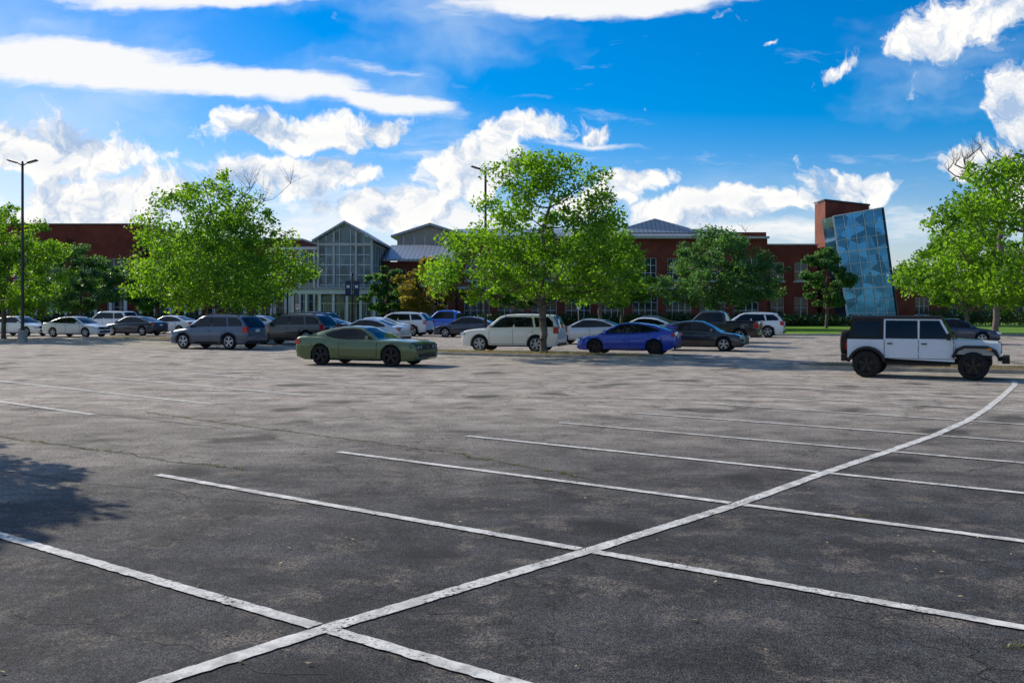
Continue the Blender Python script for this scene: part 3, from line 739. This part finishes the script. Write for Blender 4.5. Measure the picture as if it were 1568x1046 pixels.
PROF_A = [(0, .62), (.10, 1.0), (.32, 1.0), (.5, .85), (.7, .66), (.88, .52), (1, .25)]
PROF_C = [(0, .6), (.10, 1.0), (.28, 1.0), (.45, .80), (.62, .62), (.85, .5), (1, .25)]
def make_tree(name, loc, H, R, base, seed, mat, nclump=70, per=230, size=.15, tr=.17, bare=0, rz=0, prof=None, fork=None, cr=None, z0=0.0, bare_side=None, clump=1.0):
    rng = np.random.default_rng(seed)
    e = empty(name, (loc[0], loc[1], z0), rz)
    prof = prof or [(0, .45), (.12, .9), (.35, 1.0), (.6, .82), (.85, .5), (1, .15)]
    ph = rng.random(4)*6.28
    pts = []; tries = 0; dmin = R*.27
    while len(pts) < nclump and tries < 9000:
        tries += 1
        if tries % 1500 == 0: dmin *= .85
        h = rng.random(); th = rng.random()*6.28
        mod = 1+.2*math.sin(2*th+ph[0]+h*2)+.17*math.sin(3*th+ph[1]+h*6)+.13*math.sin(5*th+ph[2]-h*9)
        rr = interp(prof, h)*R*mod*math.sqrt(rng.random()*.85+.15)*.9
        p = np.array((rr*math.cos(th), rr*math.sin(th), base+.4+h*(H-base-.7)))
        if all(np.linalg.norm(p-q) > dmin for q in pts): pts.append(p)
    fork = fork or base*.9
    nodes = [np.array((0, 0, -.1))]; par = [-1]
    k = 7; lean = rng.normal(size=2)*.04
    for i in range(1, k+1):
        z = fork*i/k; nodes.append(np.array((lean[0]*z+rng.normal()*.02, lean[1]*z+rng.normal()*.02, z))); par.append(len(nodes)-2)
    fk = len(nodes)-1
    top = fork+(H-fork)*.65; cur = fk
    for i in range(1, 6):
        p = nodes[cur]+np.array((rng.normal()*.12, rng.normal()*.12, (top-fork)/5)); nodes.append(p); par.append(cur); cur = len(nodes)-1
    plen = [0]*len(nodes)
    targets = [(p, True) for p in pts]
    for i in range(bare):
        th = rng.random()*6.28 if bare_side is None else bare_side+rng.normal()*.35
        rr = R*(.3+.5*rng.random()); targets.append((np.array((rr*math.cos(th), rr*math.sin(th), H*(.86+.17*rng.random()))), False))
    targets.sort(key=lambda q: np.linalg.norm(q[0]-nodes[fk]))
    tips = []
    for p, lf in targets:
        best = None; bs = 1e9
        for i in range(fk, len(nodes)):
            q = nodes[i]; d = p-q; l = np.linalg.norm(d)
            s = l + plen[i]*.35 + max(0, q[2]+l*.25-p[2])*1.4
            if s < bs: bs = s; best = i
        q = nodes[best]; d = p-q; l = np.linalg.norm(d); nseg = max(2, int(l/.55)); cur = best
        for j in range(1, nseg+1):
            t = j/nseg; x = q+d*t+np.array((0, 0, -.10*l*math.sin(math.pi*t)))+rng.normal(size=3)*.045*(t < 1)*min(l, 2)
            nodes.append(x); par.append(cur); plen.append(plen[cur]+l/nseg if cur < len(plen) else 0); cur = len(nodes)-1
        tips.append((cur, lf))
    n = len(nodes); w = [0.0]*n
    for c, lf in tips: w[c] += 1.0 if lf else .6
    for i in range(n-1, 0, -1): w[par[i]] += w[i]
    tot = w[1]
    rad = [max(.010, tr*(x/tot)**.52) for x in w]
    mb = MB()
    for i in range(1, n):
        r0 = rad[par[i]] if par[i] >= 1 else tr*1.35
        r0 = min(r0, rad[i]*1.35+.003) if par[i] > 0 else r0
        mb.tube(nodes[par[i]], nodes[i], r0, rad[i], M_BARK, 8 if rad[i] > .05 else 5, False)
    cr = cr or R*.175*clump
    for c, lf in tips:
        p = nodes[c]
        for j in range(4 if lf else 8):
            d = rng.normal(size=3); d /= np.linalg.norm(d); d[2] = abs(d[2]) + (.6 if not lf else 0)
            L = cr*(1.0 if lf else 1.2)*rng.uniform(.5, 1)
            m1 = p+d*L*.5; m2 = p+d*L+rng.normal(size=3)*L*.15
            mb.tube(p, m1, .011, .008, M_BARK, 3, False); mb.tube(m1, m2, .008, .004, M_BARK, 3, False)
            if not lf:
                m3 = m1+rng.normal(size=3)*L*.35; mb.tube(m1, m3, .007, .004, M_BARK, 3, False)
    mb.obj('trunk_and_branches', e, 60, False)
    C = []; RR = []; CN = []
    for c, lf in tips:
        if not lf: continue
        big = rng.uniform(.6, 1.45); r = cr*big; C.append(nodes[c]); RR.append(r); CN.append(int(per*.8*big**2*rng.uniform(.8, 1.15)))
        for j in range(2):
            o = rng.normal(size=3)*cr*.62*np.array((1, 1, .6)); C.append(nodes[c]+o); RR.append(r*.5); CN.append(int(per*.18))
    leaves_mesh('foliage', C, RR, CN, size, mat, e, rng, .7)
    return e

make_tree('shade_tree', (1.4, 43.9), 8.7, 4.25, 2.2, 11, L_BRIGHT, 84, 265, .165, .16, 3, 0, prof=PROF_C, fork=2.1, bare_side=2.2, z0=.1, clump=.98)
make_tree('shade_tree', (5.3, 60.5), 7.4, 3.2, 2.3, 12, L_BRIGHT, 42, 220, .20, .12)
make_tree('shade_tree', (-18.4, 62.5), 9.9, 5.9, 2.0, 23, L_BRIGHT, 88, 265, .21, .2, 6, 0, prof=PROF_C, fork=2.0, bare_side=.2, z0=.1)
make_tree('shade_tree', (17.7, 34.0), 7.2, 3.7, 2.0, 34, L_BRIGHT, 66, 280, .15, .15, 0, 0, fork=1.9, z0=.1)
make_tree('shade_tree', (35.2, 77), 9.0, 5.0, 2.0, 45, L_BRIGHT, 64, 270, .24, .17, z0=.1)
make_tree('shade_tree', (32.0, 66.0), 12.3, 4.2, 5.0, 46, L_MID, 6, 60, .22, .2, 26, 0, z0=.1)
make_tree('shade_tree', (-34.2, 67), 9.0, 4.6, 1.8, 56, L_BRIGHT, 64, 260, .21, .16, prof=PROF_A)
make_tree('shade_tree', (-13.3, 17.0), 6.9, 2.75, 2.6, 67, L_MID, 50, 250, .15, .15)
make_tree('oak_tree', (19.2, 93), 9.5, 5.5, 2.0, 78, L_DARK, 70, 260, .26, .2, 3, z0=.1)
make_tree('oak_tree', (30.0, 95), 7.6, 3.0, 2.0, 79, L_DARK, 34, 240, .26, .14, z0=.1)
make_tree('oak_tree', (-41.5, 96), 7.9, 4.4, 1.6, 80, L_DARK, 50, 240, .28, .16, z0=.1)
make_tree('oak_tree', (-35.5, 99), 6.6, 3.2, 1.6, 81, L_DARK, 34, 240, .28, .14, z0=.1)
make_tree('oak_tree', (-27, 97), 7.4, 3.4, 1.8, 86, L_DARK, 40, 240, .28, .14, z0=.1)
make_tree('oak_tree', (-12.2, 97), 6.3, 2.6, 1.3, 82, L_DARK, 30, 240, .26, .12, z0=.1)
make_tree('crape_myrtle_tree', (-7.6, 94), 6.8, 3.5, 1.4, 83, L_OLIVE, 40, 240, .26, .12, z0=.1)
make_tree('oak_tree', (10.5, 96), 7.2, 3.4, 1.9, 84, L_MID, 40, 230, .26, .14, z0=.1)
make_tree('oak_tree', (0.5, 98), 6.5, 3.2, 1.7, 85, L_MID, 36, 230, .26, .14, z0=.1)
make_tree('oak_tree', (58, 108), 9, 5.0, 1.9, 87, L_MID, 46, 230, .30, .2, z0=.1)

def hedge(name, x0, x1, y0, y1, h, seed, mat=L_HEDGE):
    rng = np.random.default_rng(seed); e = empty(name, ((x0+x1)/2, (y0+y1)/2, .1))
    n = max(3, int((x1-x0)/.9)); C = []; RR = []; CN = []
    for i in range(n):
        for k in range(2):
            C.append(((-.5+(i+.5)/n)*(x1-x0)+rng.normal()*.15, (k-.5)*(y1-y0)*.5, h*.45+rng.normal()*.05)); RR.append(h*.68*rng.uniform(.85, 1.15)); CN.append(150)
    leaves_mesh('foliage', C, RR, CN, .24, mat, e, rng, .8)
    mb = MB()
    for i in range(n): mb.tube((C[2*i][0], 0, -.1), (C[2*i][0], 0, h*.5), .04, .02, M_BARK, 5)
    mb.obj('stems', e)
hedge('hedge', -56, -24, 106, 107, 1.3, 1)
hedge('hedge', -12, 35, 106, 107, 1.4, 2)
hedge('hedge', 46, 75, 108.5, 110.5, 2.0, 3)
hedge('hedge', 27, 36.5, 104, 105.2, 1.2, 4)
def belt():
    rng = np.random.default_rng(99); e = empty('distant_treeline', (0, 0, 0)); C = []; RR = []; CN = []
    for x in np.arange(-190, 190, 4.5):
        for k in range(3):
            C.append((x+rng.normal()*1.5, 175+rng.normal()*5, 2.2+k*2.0+rng.normal()*.5)); RR.append(3.0*rng.uniform(.8, 1.2)); CN.append(110)
    leaves_mesh('foliage', C, RR, CN, .8, L_MID, e, rng, .9)
belt()

# ------------------------------------------------------------------ school building
bd = empty('brick_school_building')
def facade(mb, x0, x1, z0, z1, y, ops, wall, depth, nx=3, nz=2, rec=.28, glass=M_WIN, frame=M_WHITE, sill=True):
    xs = sorted(set([x0, x1]+[v for o in ops for v in o[:2]])); zs = sorted(set([z0, z1]+[v for o in ops for v in o[2:4]]))
    for i in range(len(xs)-1):
        for j in range(len(zs)-1):
            cx = (xs[i]+xs[i+1])/2; cz = (zs[j]+zs[j+1])/2
            if any(o[0] < cx < o[1] and o[2] < cz < o[3] for o in ops): continue
            mb.poly([(xs[i], y, zs[j]), (xs[i+1], y, zs[j]), (xs[i+1], y, zs[j+1]), (xs[i], y, zs[j+1])], wall)
    for a, b, c, d in ops:
        yy = y+rec
        mb.poly([(a, yy, c), (b, yy, c), (b, yy, d), (a, yy, d)], glass)
        mb.poly([(a, y, c), (a, yy, c), (a, yy, d), (a, y, d)], wall); mb.poly([(b, y, c), (b, yy, c), (b, yy, d), (b, y, d)], wall)
        mb.poly([(a, y, c), (b, y, c), (b, yy, c), (a, yy, c)], M_STONE); mb.poly([(a, y, d), (b, y, d), (b, yy, d), (a, yy, d)], wall)
        for i in range(nx+1):
            x = a+(b-a)*i/nx; x = min(max(x, a+.035), b-.035); mb.bx(x-.03, x+.03, yy-.09, yy-.004, c, d, frame)
        for j in range(nz+1):
            z = c+(d-c)*j/nz; z = min(max(z, c+.035), d-.035); mb.bx(a+.003, b-.003, yy-.08, yy-.006, z-.025, z+.025, frame)
        if sill: mb.bx(a-.12, b+.12, y-.07, y-.003, c-.2, c-.01, M_STONE)
    mb.bx(x0+.002, x1-.002, y+rec+.05, y+depth, z0, z1-.05, wall)
    for x in (x0, x1): mb.poly([(x, y, z0), (x, y+depth, z0), (x, y+depth, z1), (x, y, z1)], wall)
    mb.poly([(x0, y, z1), (x1, y, z1), (x1, y+depth, z1), (x0, y+depth, z1)], M_ROOF)
def wins(x0, x1, n, w, z0, z1):
    return [(x0+(x1-x0)*(i+.5)/n-w/2, x0+(x1-x0)*(i+.5)/n+w/2, z0, z1) for i in range(n)]
m = MB()
facade(m, -62, -42.6, 0, 11.5, 114, wins(-61, -43.5, 5, 2.4, 5.3, 7.7)+wins(-61, -43.5, 5, 2.4, .9, 3.3), M_BRICK, 28)
m.bx(-62.05, -42.5, 113.9, 142, 11.5, 11.68, M_POLE)
facade(m, -42.5, -24.5, 0, 9.9, 116, wins(-41.5, -25, 6, 2.0, 5.3, 7.7)+wins(-41.5, -25, 6, 2.0, .8, 3.3), M_BRICK, 22)
m.bx(-42.45, -24.4, 115.88, 138, 9.9, 10.1, M_STONE)
m.bx(-54, -50.5, 112.8, 113.95, 9.4, 9.9, M_BRICK)
m.bx(-62, -24.6, 113.2, 113.9, 4.1, 4.35, M_STONE)
for i in range(22): m.bx(-61+i*1.7-.15, -61+i*1.7+.15, 113.25, 113.55, 0, 4.1, M_WHITE)
m.obj('west_wing', bd, 0)
m = MB()
facade(m, -24.4, -21.4, 0, 8.9, 112, [(-24.1, -21.7, 4.8, 8.2), (-24.1, -21.7, .5, 3.9)], M_STONE, 20, 4, 3, glass=M_ATR, sill=False)
m.bx(-27, -21.5, 110.6, 111.9, 8.5, 8.75, M_WHITE)
for x in (-26.8, -25.2, -23.6, -22.0): m.bx(x-.12, x+.12, 110.7, 110.95, 0, 8.5, M_WHITE)
m.obj('glazed_link', bd, 0)
m = MB()
ax0, ax1, az, ap, ay, ad = -21.0, -15.2, 9.5, 11.1, 108.0, 16
cxm = (ax0+ax1)/2
m.poly([(ax0, ay, 0), (ax1, ay, 0), (ax1, ay, az), (cxm, ay, ap), (ax0, ay, az)], M_ATR)
m.poly([(ax1, ay, 0), (ax1, ay+ad, 0), (ax1, ay+ad, az), (ax1, ay, az)], M_ATR)
m.poly([(ax0, ay, 0), (ax0, ay+ad, 0), (ax0, ay+ad, az), (ax0, ay, az)], M_ATR)
for x in (ax0, ax0+.85, ax0+1.7, cxm-.6, cxm+.6, ax1-1.7, ax1-.85, ax1):
    wd_ = .24 if x in (ax0, ax1, ax0+1.7, ax1-1.7) else .06
    zt_ = az + (ap-az)*(1-abs(x-cxm)/((ax1-ax0)/2)) - .1
    m.bx(x-wd_/2, x+wd_/2, ay-.22 if wd_ > .2 else ay-.1, ay-.004, 0, zt_, M_STONE if wd_ > .2 else M_WHITE)
for z in (3.9, 4.5, 5.6, 6.7, 7.8, 8.9): m.bx(ax0+.16, ax1-.16, ay-.085, ay-.006, z-.035, z+.035, M_WHITE)
m.bx(ax0-.1, ax1+.1, ay-.26, ay-.008, 8.75, 9.05, M_STONE); m.bx(ax0-.1, ax1+.1, ay-.26, ay-.008, 4.0, 4.3, M_STONE)
for i in range(8):
    y = ay+.2+i*2.1; m.bx(ax1+.004, ax1+.16, y-.1, y+.1, 0, az, M_STONE)
for z in (4.2, 6.7, 9.0): m.bx(ax1+.003, ax1+.12, ay, ay+ad, z-.1, z+.1, M_STONE)
for s, xe in ((-1, ax0-.6), (1, ax1+.6)):
    zr = az-.35
    m.add([(cxm, ay-.7, ap+.1), (xe, ay-.7, zr), (xe, ay+ad, zr), (cxm, ay+ad, ap+.1), (cxm, ay-.7, ap+.35), (xe, ay-.7, zr+.22), (xe, ay+ad, zr+.22), (cxm, ay+ad, ap+.35)],
          [(0, 1, 2, 3), (4, 5, 6, 7), (0, 1, 5, 4), (1, 2, 6, 5), (2, 3, 7, 6)], M_ROOF)
m.bx(-23.2, -14.2, 103.6, 107.7, 3.5, 3.95, M_WHITE); m.bx(-23.4, -14.0, 103.4, 107.7, 3.97, 4.1, M_ROOF)
for i in range(7):
    x = -22.9+i*1.42; m.bx(x-.13, x+.13, 103.8, 104.06, 0, 3.5, M_WHITE)
for i in range(5):
    x = ax0+.6+i*1.15; m.bx(x-.05, x+.05, ay-.12, ay-.01, 0, 2.5, M_WHITE)
m.bx(ax0+.2, ax1-.2, ay-.115, ay-.01, 2.45, 2.6, M_WHITE)
m.obj('entrance_atrium', bd, 0)
m = MB()
gx0, gx1, gy = -14.3, -6.0, 124
m.poly([(gx0, gy, 0), (gx1, gy, 0), (gx1, gy, 10.9), ((gx0+gx1)/2, gy, 12.3), (gx0, gy, 10.9)], M_TAN)
for x in np.linspace(gx0+.8, gx1-.8, 6): m.bx(x-.06, x+.06, gy-.06, gy-.004, 9.0, 10.9, M_WHITE)
cm_ = (gx0+gx1)/2
for xe in (gx0-.7, gx1+.7):
    m.add([(cm_, gy-.8, 12.25), (xe, gy-.8, 10.75), (xe, gy+26, 10.75), (cm_, gy+26, 12.25), (cm_, gy-.8, 12.55), (xe, gy-.8, 11.0), (xe, gy+26, 11.0), (cm_, gy+26, 12.55)],
          [(0, 1, 2, 3), (4, 5, 6, 7), (0, 1, 5, 4), (1, 2, 6, 5), (2, 3, 7, 6)], M_ROOF)
facade(m, -14.8, -6.5, 0, 7.3, 114, wins(-14.2, -7, 3, 1.7, 4.6, 6.5)+wins(-14.2, -7, 3, 1.7, .9, 3.2), M_BRICK, 9)
m.add([(-14.7, 113.3, 7.35), (-6.2, 113.3, 7.35), (-6.2, 121, 9.4), (-14.7, 121, 9.4), (-14.7, 113.3, 7.6), (-6.2, 113.3, 7.6), (-6.2, 121, 9.65), (-14.7, 121, 9.65)],
      [(0, 1, 2, 3), (4, 5, 6, 7), (0, 1, 5, 4), (1, 2, 6, 5), (2, 3, 7, 6), (3, 0, 4, 7)], M_ROOF)
m.obj('gabled_hall', bd, 0)
m = MB()
facade(m, -6.4, 29.5, 0, 10.0, 115, wins(-6, 29, 9, 2.6, 5.2, 7.8)+wins(-6, 29, 9, 2.9, .8, 3.6), M_BRICK, 26, 4, 3)
m.bx(-6.5, 29.6, 114.4, 114.95, 10.0, 10.25, M_STONE)
m.bx(-6.4, 29.5, 114.9, 114.997, 4.2, 4.5, M_STONE)
m.add([(-6.6, 114.3, 10.27), (25.4, 114.3, 10.27), (25.4, 121, 11.6), (-6.6, 121, 11.6), (-6.6, 128, 10.27), (25.4, 128, 10.27)],
      [(0, 1, 2, 3), (3, 2, 5, 4), (0, 3, 4), (1, 2, 5)], M_ROOF)
m.add([(12.6, 116.5, 10.8), (21.6, 116.5, 10.8), (21.0, 118, 11.5), (17.1, 119, 12.7), (13.2, 118, 11.5), (17.1, 127, 12.7), (21.6, 127, 10.8), (12.6, 127, 10.8)],
      [(0, 1, 2, 3, 4), (2, 3, 5, 6), (4, 3, 5, 7), (1, 2, 6), (0, 4, 7)], M_ROOF)
m.bx(25.45, 29.5, 115.5, 140, 10.0, 10.8, M_BRICK)
facade(m, 29.55, 35.9, 0, 9.4, 117, wins(29.8, 35.4, 2, 1.6, 5.2, 7.4)+wins(29.8, 35.4, 2, 1.6, .8, 3.3), M_BRICK, 24, 2, 2)
m.bx(29.5, 36.0, 116.9, 141, 9.4, 9.55, M_STONE)
facade(m, 45, 75, 0, 5.5, 140, wins(46, 74, 6, 2, 1, 3.5), M_BRICK, 15)
m.obj('east_wing', bd, 0)
m = MB()
m.add([(36.5, 116, 0), (41.6, 116, 0), (41.6, 120, 0), (36.5, 120, 0), (36.5, 116, 14.5), (41.6, 116, 13.9), (41.6, 120, 13.9), (36.5, 120, 14.5)],
      [(3, 2, 1, 0), (4, 5, 6, 7), (0, 1, 5, 4), (1, 2, 6, 5), (2, 3, 7, 6), (3, 0, 4, 7)], M_BRICK)
m.add([(36.4, 115.9, 14.51), (41.7, 115.9, 13.91), (41.7, 120.1, 13.91), (36.4, 120.1, 14.51), (36.4, 115.9, 14.7), (41.7, 115.9, 14.1), (41.7, 120.1, 14.1), (36.4, 120.1, 14.7)],
      [(4, 5, 6, 7), (0, 1, 5, 4), (1, 2, 6, 5), (3, 0, 4, 7)], M_POLE)
TL, TR, BR, BL = Vector((36.1, 112, 12.3)), Vector((41.7, 112, 13.3)), Vector((43.5, 112, 0)), Vector((37.9, 112, 0))
bk = Vector((0, 3.98, 0))
m.add([BL, BR, TR, TL, BL+bk, BR+bk, TR+bk, TL+bk], [(0, 1, 2, 3), (1, 5, 6, 2), (0, 3, 7, 4), (3, 2, 6, 7)], M_WIN2)
def pt(s, t): return BL.lerp(BR, s).lerp(TL.lerp(TR, s), t)
for i in range(6):
    s = i/5; r = .12 if i in (0, 5) else .045
    a = pt(s, 0); b = pt(s, 1); o = Vector((0, -.06, 0))
    m.tube(a+o, b+o, r, r, M_WHITE if i not in (5,) else M_POLE, 4)
for j in range(10):
    t = j/9; m.tube(pt(0, t)+Vector((0, -.05, 0)), pt(1, t)+Vector((0, -.05, 0)), .065 if j % 3 == 0 else .03, .065 if j % 3 == 0 else .03, M_WHITE, 4)
m.bx(37, 44.5, 111.4, 116, 0, .45, M_STONE)
m.obj('stair_tower', bd, 0)

# ------------------------------------------------------------------ lamps, signs
def lamp(loc, H, rz=0):
    e = empty('street_lamp', (loc[0], loc[1], 0), rz); m = MB()
    m.tube((0, 0, 0), (0, 0, .75), .28, .26, M_KERB, 16)
    m.tube((0, 0, .75), (0, 0, H), .095, .07, M_POLE, 10)
    m.box((0, 0, .80), (.3, .3, .06), M_POLE)
    m.tube((0, 0, H-.02), (0, 0, H+.12), .07, .05, M_POLE, 8)
    for s in (1, -1):
        m.tube((0, 0, H-.15), (s*.32, 0, H+.02), .035, .035, M_POLE, 6)
        m.box((s*.60, 0, H+.10), (.62, .30, .08), M_POLE, ry=s*-.28, tx=.9, ty=.8)
        m.box((s*.62, 0, H+.052), (.4, .2, .02), M_HEAD, ry=s*-.28)
    m.obj('pole_and_heads', e, 35)
lamp((-29.5, 60), 10.8); lamp((-1.65, 62), 10.7, .1); lamp((31.2, 60), 11.2)
for x, y in ((-16.2, 101), (-3.2, 101)):
    e = empty('banner_post', (x, y, .1)); m = MB()
    m.tube((0, 0, 0), (0, 0, 5.2), .07, .05, M_POLE, 8); m.tube((0, 0, 5.2), (0, 0, 5.5), .2, .06, M_POLE, 10)
    for s in (1, -1): m.box((s*.42, 0, 3.9), (.6, .03, 1.5), M_BANNER); m.tube((0, 0, 4.7), (s*.75, 0, 4.7), .02, .02, M_POLE, 6); m.box((s*.42, -.02, 4.1), (.3, .01, .3), M_WHITE)
    m.obj('post', e, 30)
for x, y in ((6.2, 92.8), (-20, 92.8)):
    e = empty('traffic_sign', (x, y, .1)); m = MB()
    m.tube((0, 0, 0), (0, 0, 2.3), .03, .03, M_CHROME, 6); m.box((0, -.04, 2.05), (.32, .02, .46), M_WHITE); m.box((0, -.055, 2.1), (.2, .006, .2), M_TAIL)
    m.obj('post', e, 30)

# ------------------------------------------------------------------ sun + sky
EL = math.radians(31); hd = Vector((0.75, -0.66)).normalized()
tr = Vector((hd.x*math.cos(EL), hd.y*math.cos(EL), -math.sin(EL)))
sl = bpy.data.lights.new('sun', 'SUN'); sl.energy = 5.0; sl.angle = math.radians(.5); sl.color = (1.0, .92, .79)
so = bpy.data.objects.new('sun', sl); so.rotation_euler = tr.to_track_quat('-Z', 'Y').to_euler(); so.location = (-60, 60, 60); COL.objects.link(so)
wld = bpy.data.worlds.new('World'); scene.world = wld; wld.use_nodes = True; nt = wld.node_tree
try:
    wld.cycles.sampling_method = 'MANUAL'; wld.cycles.sample_map_resolution = 256
except Exception: pass
for n in list(nt.nodes): nt.nodes.remove(n)
wo = N(nt, 'ShaderNodeOutputWorld'); bg = N(nt, 'ShaderNodeBackground'); bg.inputs[1].default_value = .13
sky = N(nt, 'ShaderNodeTexSky'); sky.sky_type = 'NISHITA'; sky.sun_disc = False; sky.sun_elevation = EL
sky.sun_rotation = math.atan2(-hd.x, -hd.y); sky.air_density = 1.0; sky.dust_density = .5; sky.ozone_density = 3.5
tcw = N(nt, 'ShaderNodeTexCoord'); sp = N(nt, 'ShaderNodeSeparateXYZ'); nt.links.new(tcw.outputs['Generated'], sp.inputs[0])
yy = math_n(nt, 'MAXIMUM', math_n(nt, 'ABSOLUTE', sp.outputs[1]), .15)
aa = math_n(nt, 'DIVIDE', sp.outputs[0], yy); ee = math_n(nt, 'DIVIDE', sp.outputs[2], yy)
cb = N(nt, 'ShaderNodeCombineXYZ'); nt.links.new(aa, cb.inputs[0]); nt.links.new(ee, cb.inputs[1]); PV = cb.outputs[0]
def vadd(v, w):
    n = N(nt, 'ShaderNodeVectorMath', operation='ADD'); nt.links.new(v, n.inputs[0])
    if isinstance(w, tuple): n.inputs[1].default_value = w
    else: nt.links.new(w, n.inputs[1])
    return n.outputs[0]
def vmul(v, w):
    n = N(nt, 'ShaderNodeVectorMath', operation='MULTIPLY'); nt.links.new(v, n.inputs[0]); n.inputs[1].default_value = w; return n.outputs[0]
wn0 = vadd(noise(nt, PV, 11, 4, .6, True, dim='2D'), (-.5, -.5, -.5))
PW = vadd(PV, vmul(wn0, (.07, .05, 0)))
PS = vadd(PV, vmul(wn0, (.05, .018, 0)))
def masks(lst, vec):
    cur = None
    for (a0, e0, ra, re, rot, amp) in lst:
        mp = N(nt, 'ShaderNodeMapping'); mp.vector_type = 'TEXTURE'
        mp.inputs['Location'].default_value = (a0, e0, 0); mp.inputs['Rotation'].default_value = (0, 0, math.radians(rot)); mp.inputs['Scale'].default_value = (ra, re, 1)
        nt.links.new(vec, mp.inputs[0]); gr = N(nt, 'ShaderNodeTexGradient'); gr.gradient_type = 'SPHERICAL'; nt.links.new(mp.outputs[0], gr.inputs[0])
        o = math_n(nt, 'MULTIPLY', gr.outputs[1], amp)
        cur = o if cur is None else math_n(nt, 'MAXIMUM', cur, o)
    return cur
cum = masks([(-.46, .155, .15, .045, -8, 1.4), (-.41, .105, .17, .045, 5, 1.5), (-.215, .175, .12, .032, -4, 1.4), (-.22, .13, .14, .032, 0, 1.5),
    (-.12, .178, .07, .026, 0, 1.1), (-.13, .095, .13, .033, 0, 1.4), (-.045, .135, .08, .048, 8, 1.6),
    (.02, .18, .08, .026, 0, 1.15), (.085, .178, .05, .018, 0, 1.05), (.13, .125, .08, .024, 5, 1.1), (.05, .105, .09, .025, 0, 1.1),
    (.20, .098, .12, .032, 8, 1.35), (.28, .105, .07, .022, 0, 1.2), (.35, .122, .08, .026, 5, 1.25),
    (.42, .27, .07, .045, 35, 1.05), (.50, .295, .08, .045, 0, 1.15), (.41, .235, .035, .02, 60, .9), (.32, .235, .06, .022, 25, 1.0), (.26, .26, .02, .008, 0, .8),
    (.53, .19, .06, .09, 10, 1.7), (.47, .145, .09, .035, 15, 1.15), (.56, .13, .12, .06, 0, 1.5),
    (-.9, .2, .3, .1, 0, 1.2), (.9, .25, .3, .12, 0, 1.2)], PW)
stk = masks([(-.46, .245, .24, .033, -4, 1.5), (-.28, .226, .22, .024, -5, 1.5), (-.14, .208, .14, .014, -7, 1.4), (-.32, .312, .20, .02, 2, 1.3),
    (.10, .308, .20, .026, 2, 1.6), (.14, .328, .30, .035, 0, 1.6), (.08, .163, .10, .008, -2, 1.0), (-.12, .235, .10, .010, -10, .7), (.0, .15, .6, .02, 0, .35), (-.2, .085, .5, .04, 0, .75), (.3, .08, .5, .025, 0, .7)], PS)
def cn(v): return noise(nt, v, 16, 7, .62, dim='2D')
n1 = cn(PW); n2 = cn(vadd(PW, (-.010, .017, 0)))
dc = math_n(nt, 'ADD', cum, math_n(nt, 'MULTIPLY', math_n(nt, 'SUBTRACT', n1, .5), 2.0))
dens = ramp(nt, dc, .37, .72)
ns = noise(nt, vmul(PS, (6, 30, 1)), 1.0, 6, .62, dim='2D')
ds = ramp(nt, math_n(nt, 'ADD', stk, math_n(nt, 'MULTIPLY', math_n(nt, 'SUBTRACT', ns, .5), 1.5)), .2, .8, 0, .97)
haze = ramp(nt, ee, .0, .17, .32, 0)
veil = ramp(nt, math_n(nt, 'SUBTRACT', noise(nt, vmul(PW, (3, 8, 1)), 1.0, 4, .6, dim='2D'), math_n(nt, 'MULTIPLY', aa, .18)), .42, .82, 0, .55)
lit = math_n(nt, 'ADD', math_n(nt, 'MULTIPLY', math_n(nt, 'SUBTRACT', n1, n2), 4.5), .74, True)
lit = math_n(nt, 'SUBTRACT', lit, ramp(nt, dc, .8, 1.7, 0, .22), True)
ccol = mixc(nt, lit, (3.2, 4.3, 6.0), (7.9, 7.8, 7.6))
hs = N(nt, 'ShaderNodeHueSaturation'); hs.inputs['Saturation'].default_value = 1.72; hs.inputs['Value'].default_value = 1.0
nt.links.new(sky.outputs[0], hs.inputs['Color'])
tint = mixc(nt, 1.0, hs.outputs[0], (1.0, .85, .98), 'MULTIPLY')
c = mixc(nt, haze, tint, (4.6, 5.9, 7.2))
c = mixc(nt, veil, c, (4.8, 6.0, 7.3))
c = mixc(nt, ds, c, (7.4, 7.45, 7.5))
c = mixc(nt, dens, c, ccol)
nt.links.new(c, bg.inputs[0]); nt.links.new(bg.outputs[0], wo.inputs[0])

# ------------------------------------------------------------------ camera
cam = bpy.data.cameras.new('camera'); cam.lens = 35; cam.sensor_width = 36; cam.shift_y = -.0338; cam.clip_end = 6000
co = bpy.data.objects.new('camera', cam); co.location = (0, 0, 2.15); co.rotation_euler = (math.radians(90), 0, 0); COL.objects.link(co)
scene.camera = co
scene.view_settings.view_transform = 'Standard'; scene.view_settings.look = 'None'; scene.view_settings.exposure = 0
